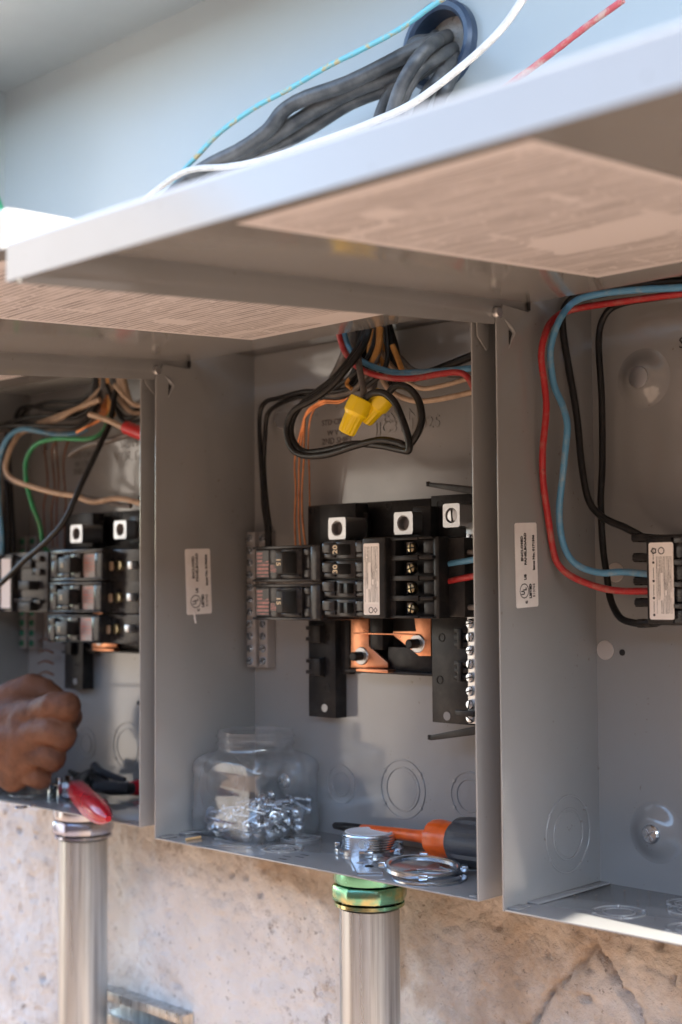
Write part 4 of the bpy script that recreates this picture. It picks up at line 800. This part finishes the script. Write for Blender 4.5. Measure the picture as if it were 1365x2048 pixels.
# wires and cables in the wireway
TW = 'loose wires draped in the wireway'
wire('weathered teal wire draped above the black cables', [(960, -40, .06), (882, 0, .06), (800, 58, .06), (722, 100, .06), (652, 135, .06), (575, 180, .06), (512, 214, .06), (440, 265, .06), (395, 312, .06), (365, 345, .06), (320, 420, .055)], .0028, TEAL, TW, wob=.12, n=10)
wire('white wire crossing in front of the black cable bushing', [(1075, -45, .0), (1045, 0, .0), (1000, 62, .0), (930, 128, .0), (830, 204, .0), (750, 242, .002), (690, 266, .004), (600, 297, .006), (520, 322, .01), (450, 334, .012), (390, 338, .014), (350, 354, .016), (300, 392, .016), (270, 430, .016)], .0034, WHITE, TW)
wire('faded red wire end standing above the right door', [(1247, 0, .05), (1180, 48, .05), (1110, 102, .05), (1062, 138, .05), (1000, 185, .05), (940, 260, .05)], .0029, PINK, TW, wob=.08)
wire('green wire end showing at the left of the wireway', [(0, 408, .02), (-10, 380, .02), (8, 430, .02)], .003, GREEN, TW)
TC = 'black feeder cables leaving the bushing'
for k, (pts, r, lab) in enumerate((
    ([(905, 70, .20), (880, 80, .12), (820, 105, .085), (700, 165, .075), (615, 195, .07), (570, 220, .068), (535, 262, .066), (480, 300, .064), (420, 330, .06), (370, 365, .058), (300, 440, .055)], .0080, 'uppermost black feeder cable with a bend, leaving the bushing'),
    ([(905, 85, .20), (880, 98, .13), (810, 140, .10), (720, 175, .09), (640, 215, .085), (560, 265, .08), (480, 312, .075), (400, 355, .07), (330, 430, .065)], .0080, 'second black feeder cable running below the bent one'),
    ([(910, 100, .2), (890, 112, .13), (800, 165, .115), (700, 205, .105), (620, 255, .10), (540, 300, .095), (450, 345, .09), (380, 400, .08)], .0082, 'third black feeder cable, lowest of the leftward run'),
    ([(900, 75, .20), (870, 85, .10), (838, 115, .075), (812, 155, .07), (796, 190, .07), (782, 240, .07), (770, 320, .07)], .0072, 'black feeder cable turning down in front of the bushing'),
    ([(915, 92, .20), (895, 105, .12), (845, 135, .085), (818, 170, .08), (800, 215, .08), (785, 300, .08)], .0068, 'inner black feeder cable turning down below the bushing'),
    ([(880, 60, .20), (862, 78, .12), (830, 84, .10), (815, 110, .1), (790, 165, .1), (765, 215, .1), (740, 300, .1)], .0056, 'thin black feeder cable falling from the bushing rim'),
    ([(920, 110, .20), (905, 120, .13), (875, 160, .10), (850, 195, .10), (830, 260, .10), (815, 330, .1)], .0066, 'black feeder cable falling behind the white wire'),
    ([(922, 130, .20), (912, 140, .13), (895, 175, .11), (880, 205, .11), (865, 300, .11)], .006, 'short black feeder cable at the lower rim of the bushing'))):
    wire(lab, pts, r, CABLE, TC, 'cable', 'cable', 12, .05)

# ------------------------------------------------------------------ wire nuts
def wire_nut(p0, p1, label, r=.0092):
    a_, b_ = Vector(p0), Vector(p1); L = (b_-a_).length; d = (b_-a_)/L; u, v, _ = frame_of(d)
    o = BM(); seg = 48; rings = []
    for rr, t, fl in ((.80, 0, 0), (1.0, .02, 0), (1.06, .25, 0), (1.04, .40, 0), (.86, .48, 0), (.82, .52, 1), (.74, .90, 1), (.66, .97, 1), (.4, 1.0, 0), (.01, 1.0, 0)):
        ring = []
        for i in range(seg):
            an = 2*math.pi*i/seg; q = rr*r*(1+.05*fl*math.cos(12*an))
            if t < .45: q *= 1+.16*max(0, math.cos(2*an))**6            # wings
            ring.append(o.verts.new(a_+d*(t*L)+(u*math.cos(an)+v*math.sin(an))*q))
        rings.append(ring)
    for A_, B_ in zip(rings, rings[1:]):
        for i in range(seg): o.faces.new((A_[i], A_[(i+1) % seg], B_[(i+1) % seg], B_[i]))
    o.faces.new(rings[0][::-1]); bmesh.ops.recalc_face_normals(o, faces=o.faces)
    return tag(new('wire_nut', o, YELLOW, ang=30), label, 'wire nut', 'yellow wire nuts in the middle panel')
wire_nut(at(725, 797, y=.030), at(692, 868, y=.022), 'front yellow wire nut pointing down to the left', .0112)
wire_nut(at(772, 790, y=.048), at(728, 843, y=.042), 'rear yellow wire nut partly behind the front one', .0108)

# ------------------------------------------------------------------ things on the floor of the middle panel
FZ = .0037+TH+.0003
# clear jar
jx1, jx0, jy0, jy1 = -.3375, -.4455, .0395, .1385; jr = .016; jc = Vector(((jx0+jx1)/2, (jy0+jy1)/2, 0))
def superring(bm, hx, hy, r, z, n=10, ctr=jc):
    out = []
    for cx, cy, a0 in ((hx-r, hy-r, 0), (-hx+r, hy-r, 90), (-hx+r, -hy+r, 180), (hx-r, -hy+r, 270)):
        for k in range(n+1):
            a = R(a0+90*k/n); out.append(bm.verts.new((ctr.x+cx+r*math.cos(a), ctr.y+cy+r*math.sin(a), z)))
    return out
def circ_ring(bm, r, z, n=10, ctr=jc):
    out = []
    for a0 in (0, 90, 180, 270):
        for k in range(n+1):
            a = R(a0+90*k/n*.999); out.append(bm.verts.new((ctr.x+r*math.cos(a), ctr.y+r*math.sin(a), z)))
    return out
hx, hy = (jx1-jx0)/2, (jy1-jy0)/2
jar = BM()
def shell(off, zoff, flip):
    L = []
    for (sx, rr, z) in ((.88, .010, .0), (.965, .012, .0012), (.99, .013, .005), (1.0, .013, .012), (1.0, .013, .0245), (.965, .011, .0262), (.965, .011, .063), (1.0, .013, .0652), (1.0, .014, .0715), (.985, .018, .0765), (.95, .026, .0805), (.90, .033, .0830)):
        L.append(superring(jar, hx*sx-off, hy*sx-off, max(rr-off, .004), FZ+z+(zoff if z < .02 else -off*.3 if z > .075 else 0)))
    for (r_, z) in ((.0415, .0860), (.0400, .0880), (.0398, .0925), (.0420, .0935), (.0420, .0950), (.0400, .0962), (.0400, .1000), (.0420, .1012), (.0420, .1026), (.0402, .1038), (.0402, .1075)):
        L.append(circ_ring(jar, r_-off, FZ+z))
    for A_, B_ in zip(L, L[1:]):
        for i in range(len(A_)):
            j = (i+1) % len(A_); q = (A_[i], A_[j], B_[j], B_[i]); jar.faces.new(q if not flip else q[::-1])
    jar.faces.new(L[0][::-1] if not flip else L[0]); return L
Lo = shell(0, 0, False); Li = shell(.0011, .0012, True)
A_, B_ = Lo[-1], Li[-1]
for i in range(len(A_)): j = (i+1) % len(A_); jar.faces.new((A_[i], A_[j], B_[j], B_[i]))
bmesh.ops.remove_doubles(jar, verts=jar.verts, dist=1e-6)
tag(new('jar', jar, CLEAR, ang=50), 'open square clear plastic jar partly filled with zinc screws', 'jar')
# the screws in it
def make_screw_mesh():
    o = BM(); lathe(o, [(.0062, 0), (.0064, .0008), (.0060, .0014), (.0045, .0016), (.0045, .0018), (.0043, .0040), (.0030, .0050), (.0001, .0053)], (0, 0, .010), (0, 0, 1), 14)
    pr = [(.0019, -.0105)]
    for k in range(9): pr += [(.0025, -.0095+k*.0022), (.0019, -.0084+k*.0022)]
    lathe(o, [(.0003, -.0125)]+pr, (0, 0, 0), (0, 0, 1), 9, cap=True)
    me = bpy.data.meshes.new('screw'); o.to_mesh(me); o.free(); me.materials.append(ZINC)
    me.polygons.foreach_set('use_smooth', [True]*len(me.polygons)); me.set_sharp_from_angle(angle=R(40)); return me
SM = make_screw_mesh(); cnt = 0
for layer in range(5):
    zc = FZ+.0075+layer*.0068
    nx_, ny_ = 6, 6
    for i in range(nx_):
        for j in range(ny_):
            fx, fy = (i+.5)/nx_, (j+.5)/ny_
            if layer == 4 and (fx < .45 or random.random() < .35): continue
            if layer == 3 and fx < .35: continue
            x = jx0+.0155+(jx1-jx0-.031)*fx+random.uniform(-.004, .004); y = jy0+.0155+(jy1-jy0-.031)*fy+random.uniform(-.004, .004)
            s = bpy.data.objects.new('screw', SM); COL.objects.link(s); s.location = (x, y, zc+random.uniform(-.0015, .0015))
            s.rotation_euler = (R(random.uniform(60, 120)), 0, R(random.uniform(0, 360)))
            tag(s, 'zinc screw in the loose pile inside the clear jar', 'screw', 'zinc screws piled in the jar'); cnt += 1
# screwdriver
h0 = Vector((-.083, .0985, FZ+.0232)); d = (Vector((-.3045, .1195, .0190))-h0).normalized()
sd = thing('screwdriver', h0, 'screwdriver with dark ribbed grip and orange collar lying behind the rings', 'screwdriver')
def ribbed(bm, prof, c, axis, seg=48, ribs=9, amp=.10):
    u, v, dd = frame_of(Vector(axis)); rings = []
    for r, hgt, k in prof:
        rings.append([bm.verts.new(c+dd*hgt+(u*math.cos(2*math.pi*i/seg)+v*math.sin(2*math.pi*i/seg))*r*(1-k*amp*max(0, math.cos(ribs*2*math.pi*i/seg))**3)) for i in range(seg)])
    for a_, b_ in zip(rings, rings[1:]):
        for i in range(seg): bm.faces.new((a_[i], a_[(i+1) % seg], b_[(i+1) % seg], b_[i]))
    bm.faces.new(rings[0][::-1]); bm.faces.new(rings[-1]); return bm
o = BM(); ribbed(o, [(.010, -.045, 0), (.018, -.040, 1), (.0225, -.03, 1), (.0235, .0, 1), (.0235, .030, 1), (.0222, .042, .8), (.0190, .0465, .3), (.0165, .0475, 0)], h0, d); new('handle', o, GRIP, sd)
o = BM(); ribbed(o, [(.0165, .0470, 0), (.0166, .058, 0), (.0178, .062, 1), (.0182, .070, 1), (.0172, .077, 1), (.0125, .0815, 0), (.0095, .083, 0)], h0, d, 48, 10, .05); new('collar', o, ORANGE, sd)
o = BM(); lathe(o, [(.0092, .0825), (.0072, .088), (.0060, .10), (.0048, .178), (.0042, .182)], h0, d, 24); new('shaft', o, ORANGE, sd)
o = BM(); lathe(o, [(.0045, .181), (.0048, .184), (.0046, .205), (.0036, .222), (.0012, .226)], h0, d, 16); new('tip', o, BLACKP, sd)
# angle bracket
bp = at(705, 1728, z=FZ); br = thing('angle_bracket', bp, 'small zinc angle bracket with a round hole standing before the threaded fitting', 'bracket')
u = Vector((.88, -.47, 0)).normalized(); vv = Vector((0, 0, 1)); wv = Vector((.47, .88, 0)).normalized()
def slab(bm, o_, a, b, n, poly, t):
    A_ = [bm.verts.new(Vector(o_)+a*p+b*q) for p, q in poly]; B_ = [bm.verts.new(v.co+n*t) for v in A_]; k = len(poly)
    fs = [bm.faces.new(A_), bm.faces.new(B_[::-1])]+[bm.faces.new((A_[i], B_[i], B_[(i+1) % k], A_[(i+1) % k])) for i in range(k)]
    bmesh.ops.recalc_face_normals(bm, faces=fs); bmesh.ops.bevel(bm, geom=list({e for f in fs for e in f.edges}), offset=.0004, segments=2, affect='EDGES')
q0 = at(700, 1716, z=FZ)
ua = (at(765, 1752, z=FZ)-at(713, 1752, z=FZ)); ua = Vector((ua.x, ua.y, 0)).normalized(); ub = (at(702, 1720, z=FZ)-at(717, 1750, z=FZ)); ub = Vector((ub.x, ub.y, 0)).normalized()
o = BM(); f_o = at(715, 1749, z=FZ); wl = (at(765, 1747, z=FZ)-at(714, 1749, z=FZ)).length; dl = (at(702, 1722, z=FZ)-at(716, 1749, z=FZ)).length
slab(o, f_o, ua, ub, Vector((0, 0, 1)), [(0, 0), (wl, 0), (wl, dl*.75), (wl*.72, dl), (0, dl)], .0018)
up_o = f_o+ub*dl
slab(o, up_o+Vector((0, 0, .0012)), ua, Vector((0, 0, 1)), -ub, [(0, 0), (wl*.34, 0), (wl*.34, .0085), (wl*.66, .0085), (wl*.76, .0125), (wl*.76, .017), (wl*.60, .0205), (0, .0205)], .0018)
new('plate', o, ZINC, br)
for c, ax, r in ((up_o+ua*wl*.48+Vector((0, 0, .0155))-ub*.0019, -ub, .0030), (f_o+ua*wl*.60+ub*dl*.45+Vector((0, 0, .0019)), Vector((0, 0, 1)), .0034), (f_o+ua*wl*.30+ub*dl*.7+Vector((0, 0, .0019)), Vector((0, 0, 1)), .0026)):
    o = BM(); ring_bm(o, c, ax, r, r+.0009, .0003, 22); lathe(o, [(r, .0001), (.0001, .0001)], c, ax, 22, cap=False); new('screw_hole', o, DARKH if r > .0032 else ALUD, br)
# loose rings
rc = at(851, 1747, z=FZ+.002)
o = BM(); ring_bm(o, (rc.x+.010, rc.y-.006, FZ), (0, 0, 1), .0275, .0335, .0020, 52); tag(new('washer', o, ZINC, ang=30), 'thin flat zinc washer ring under the lugged locknut', 'washer')
o = BM(); locknut(o, (0, 0, 0), .0300, .0352, .0045, 4, 40)
bmesh.ops.rotate(o, cent=(0, 0, 0), matrix=Matrix.Rotation(R(4.5), 3, Vector((.3, 1, 0))), verts=o.verts); bmesh.ops.translate(o, vec=(rc.x-.004, rc.y+.002, FZ+.0048), verts=o.verts)
tag(new('locknut', o, ZINC, ang=30), 'large lugged zinc locknut ring lying tilted on a thin washer', 'locknut')
# slots in the floor, match stick
for (px, py) in ((566, 1718), (574, 1713), (600, 1714), (610, 1710)):
    q = at(px, py, z=FZ-.0002); o = BM(); box(o, q.x-.005, q.x+.005, q.y-.0011, q.y+.0011, q.z-.0001, q.z+.0002, 0); new('floor_slot', o, DARKH, P_C, smooth=False)
a_ = at(372, 1679, z=FZ+.001); b_ = at(402, 1674, z=FZ+.001); o = BM(); tube(o, [a_, (a_+b_)/2, b_], .0013, 4, 2); tag(new('match_stick', o, WOOD), 'bare wooden match stick on the floor left of the jar', 'match')

rd = random.Random(3); o = BM()
for k in range(170):
    if k % 3: x, y, z = rd.uniform(.003, .16), (D-.003)*(1-abs(rd.gauss(0, .5))) if k % 2 else rd.uniform(.01, .13), TH+.0002
    else: x, y, z = rd.uniform(-.44, -.04), rd.uniform(.02, D-.004), FZ-.0001
    y = max(.006, min(D-.003, y)); r = rd.uniform(.0003, .0010)
    if rd.random() < .4 and x > 0: x = rd.uniform(.002, .012)
    vv = [o.verts.new((x+r*rd.uniform(-1, 1), y+r*rd.uniform(-1, 1), z+(r*.8 if q == 3 else 0))) for q in range(4)]
    for f in ((0, 1, 3), (1, 2, 3), (2, 0, 3), (0, 2, 1)): o.faces.new([vv[i] for i in f])
tag(new('dirt', o, GR, smooth=False, loc=(0, 0, 0)), 'crumbs of brown dirt on the panel floors', kind='stuff')
# ------------------------------------------------------------------ tools in the left panel
LZ = .0129+TH+.0003
pl = thing('pliers', at(190, 1612, z=LZ+.012), 'wire stripping pliers with glossy red grips and a black spring', 'pliers')
def tb(pts, r, name, ma, seg=14, n=8):
    return new(name, tube(BM(), [at(p[0], p[1], z=LZ+p[2]) for p in pts], r, seg, n), ma, pl, ang=60)
tb([(150, 1572, .016), (162, 1588, .016), (178, 1606, .016), (200, 1625, .0155), (217, 1638, .015)], [.006, .0108, .0124, .0128, .0128, .0130, .0133, .0135, .0132, .0122, .0102, .0072, .0030], 'grip', REDGRIP, 28, 14)
tb([(262, 1577, .012), (280, 1574, .012), (320, 1566, .012)], [.008, .010, .010], 'grip', REDGRIP, 16)
tb([(190, 1562, .016), (215, 1575, .015), (240, 1578, .013), (266, 1577, .012)], [.007, .008, .0075, .007], 'handle_shank', BLACKP)
tb([(152, 1578, .016), (168, 1560, .018), (190, 1562, .016), (205, 1560, .015)], [.006, .010, .011, .009], 'pivot_joint', BLACKP)
tb([(205, 1548, .02), (180, 1548, .022), (160, 1555, .021), (140, 1543, .024)], [.0035, .006, .006, .003], 'jaw', BLACKP)
tb([(190, 1533, .03), (205, 1545, .026), (250, 1560, .02)], [.006, .005, .003], 'jaw', GRIP)
ax0, ax1 = at(185, 1571, z=LZ+.02), at(256, 1573, z=LZ+.018); dd = (ax1-ax0); uu, v2, _ = frame_of(dd)
new('spring', tube(BM(), [ax0+dd*(i/90)+(uu*math.cos(i*.9)+v2*math.sin(i*.9))*.0062 for i in range(91)], .0011, 6, 2), GRIP, pl)
tb([(122, 1573, .012), (138, 1569, .013), (150, 1570, .015)], [.003, .0055, .004], 'cap', YELLOW)
cl = at(118, 1600, z=LZ); o = BM(); box(o, cl.x-.011, cl.x-.008, cl.y-.008, cl.y+.008, LZ, LZ+.018, .0006); box(o, cl.x+.008, cl.x+.011, cl.y-.008, cl.y+.008, LZ, LZ+.018, .0006); box(o, cl.x-.011, cl.x+.011, cl.y-.008, cl.y+.008, LZ+.0178, LZ+.0205, .0006); lathe(o, [(.0035, .0), (.0035, .006), (.0001, .006)], (cl.x, cl.y, LZ+.0204), (0, 0, 1), 12); box(o, cl.x+.010, cl.x+.022, cl.y+.001, cl.y+.004, LZ+.004, LZ+.03, .001)
tag(new('cable_clamp', o, ZINC), 'small square zinc cable clamp left of the red pliers', 'clamp')
for (px, py, lab, r0) in ((42, 1616, 'flat zinc washer near the front edge under the hand', .0075), (66, 1612, 'smaller zinc washer beside the flat one under the hand', .005)):
    q = at(px, py, z=LZ); o = BM(); ring_bm(o, q, (0, 0, 1), r0*.45, r0, .0016, 24); tag(new('washer', o, ZINC, ang=30), lab, 'washer')

# ------------------------------------------------------------------ the hand reaching in
def skinned(verts, edges, radii, voxel=.0024):
    """one continuous body: tapered limbs along the joints, fused into a single skin"""
    bm = BM()
    for a_, b_ in edges:
        p, q = Vector(verts[a_]), Vector(verts[b_]); r0, r1 = radii[a_], radii[b_]; L = (q-p).length
        pr = [(r0*math.sin(R(k*15)), -r0*math.cos(R(k*15))) for k in range(1, 7)]+[(r1*math.cos(R(k*15)), L+r1*math.sin(R(k*15))) for k in range(0, 6)]
        lathe(bm, pr, p, q-p, 18)
    me = bpy.data.meshes.new('limb'); bm.to_mesh(me); bm.free(); ob = bpy.data.objects.new('limb', me); COL.objects.link(ob)
    rm = ob.modifiers.new('r', 'REMESH'); rm.mode = 'VOXEL'; rm.voxel_size = voxel; rm.use_smooth_shade = True
    sm_ = ob.modifiers.new('m', 'SMOOTH'); sm_.factor = .5; sm_.iterations = 2
    dg = bpy.context.evaluated_depsgraph_get(); out = bpy.data.meshes.new_from_object(ob.evaluated_get(dg)); bpy.data.objects.remove(ob); return out
HY = .0
def H(px, py, y): return tuple(at(px, py, y=y))
V = []; E = []; Rr = []
def add(p, r, parent=None):
    V.append(p); Rr.append(r)
    if parent is not None: E.append((parent, len(V)-1))
    return len(V)-1
wr = add(H(-95, 1478, -.02), .034)
e1 = add(H(-330, 1520, -.14), .038, wr); e2 = add(H(-480, 1545, -.24), .043, e1)
pm = add(H(-25, 1470, .004), .044, wr)
k1 = add(H(50, 1437, .006), .0235, pm); k2 = add(H(52, 1478, .0), .0235, pm); k3 = add(H(44, 1518, .002), .022, pm); k4 = add(H(26, 1553, .006), .0185, pm)
fing = ((k1, [(80, 1420, .004, .0150), (105, 1410, .004, .0148), (133, 1412, .012, .0165), (142, 1432, .028, .0132), (138, 1446, .042, .0120), (118, 1452, .056, .0100)]),
        (k2, [(84, 1462, .000, .0152), (106, 1463, .002, .0150), (126, 1470, .012, .0162), (128, 1480, .030, .0130), (116, 1484, .044, .0118), (90, 1480, .054, .0100)]),
        (k3, [(72, 1508, .003, .0145), (90, 1510, .006, .0142), (107, 1516, .016, .0152), (106, 1524, .032, .0122), (94, 1524, .044, .0110), (70, 1518, .052, .0095)]),
        (k4, [(52, 1546, .008, .0128), (68, 1552, .010, .0122), (82, 1558, .020, .0128), (80, 1562, .034, .0105), (68, 1560, .044, .0094), (46, 1556, .050, .0085)]))
E += [(k1, k2), (k2, k3), (k3, k4)]
for k, chain in fing:
    par = k
    for (x, y, yy, r) in chain: par = add(H(x, y, yy), r, par)
t1 = add(H(-12, 1424, .008), .030, pm); t2 = add(H(30, 1390, .018), .0190, t1); t3 = add(H(62, 1376, .028), .0182, t2); t35 = add(H(90, 1382, .036), .0150, t3); t4 = add(H(114, 1396, .044), .0118, t35)
me = skinned(V, E, Rr)
me.materials.append(SKIN)
me.polygons.foreach_set('use_smooth', [True]*len(me.polygons))
root = Vector(V[0])
kn = [Vector(V[k]) for k in (k1, k2, k3, k4)]
me.update()
nr = [v.normal.copy() for v in me.vertices]               # tendons and skin relief
for v, n_ in zip(me.vertices, nr):
    c = v.co.copy(); v.co = c + n_*(.0010*noise.noise(c*60)+.0005*noise.noise(c*150))
for v in me.vertices: v.co -= root
pe = bpy.data.objects.new('person', me); COL.objects.link(pe); pe.location = root
tag(pe, 'bare brown hand and forearm working at the ground bar inside the left panel', 'person')
wire('thin bare wire pinched between thumb and finger at the ground bar', [(75, 1370, .118), (95, 1378, .09), (112, 1392, .055), (122, 1412, .045)], .0013, COPPER, None, seg=6)
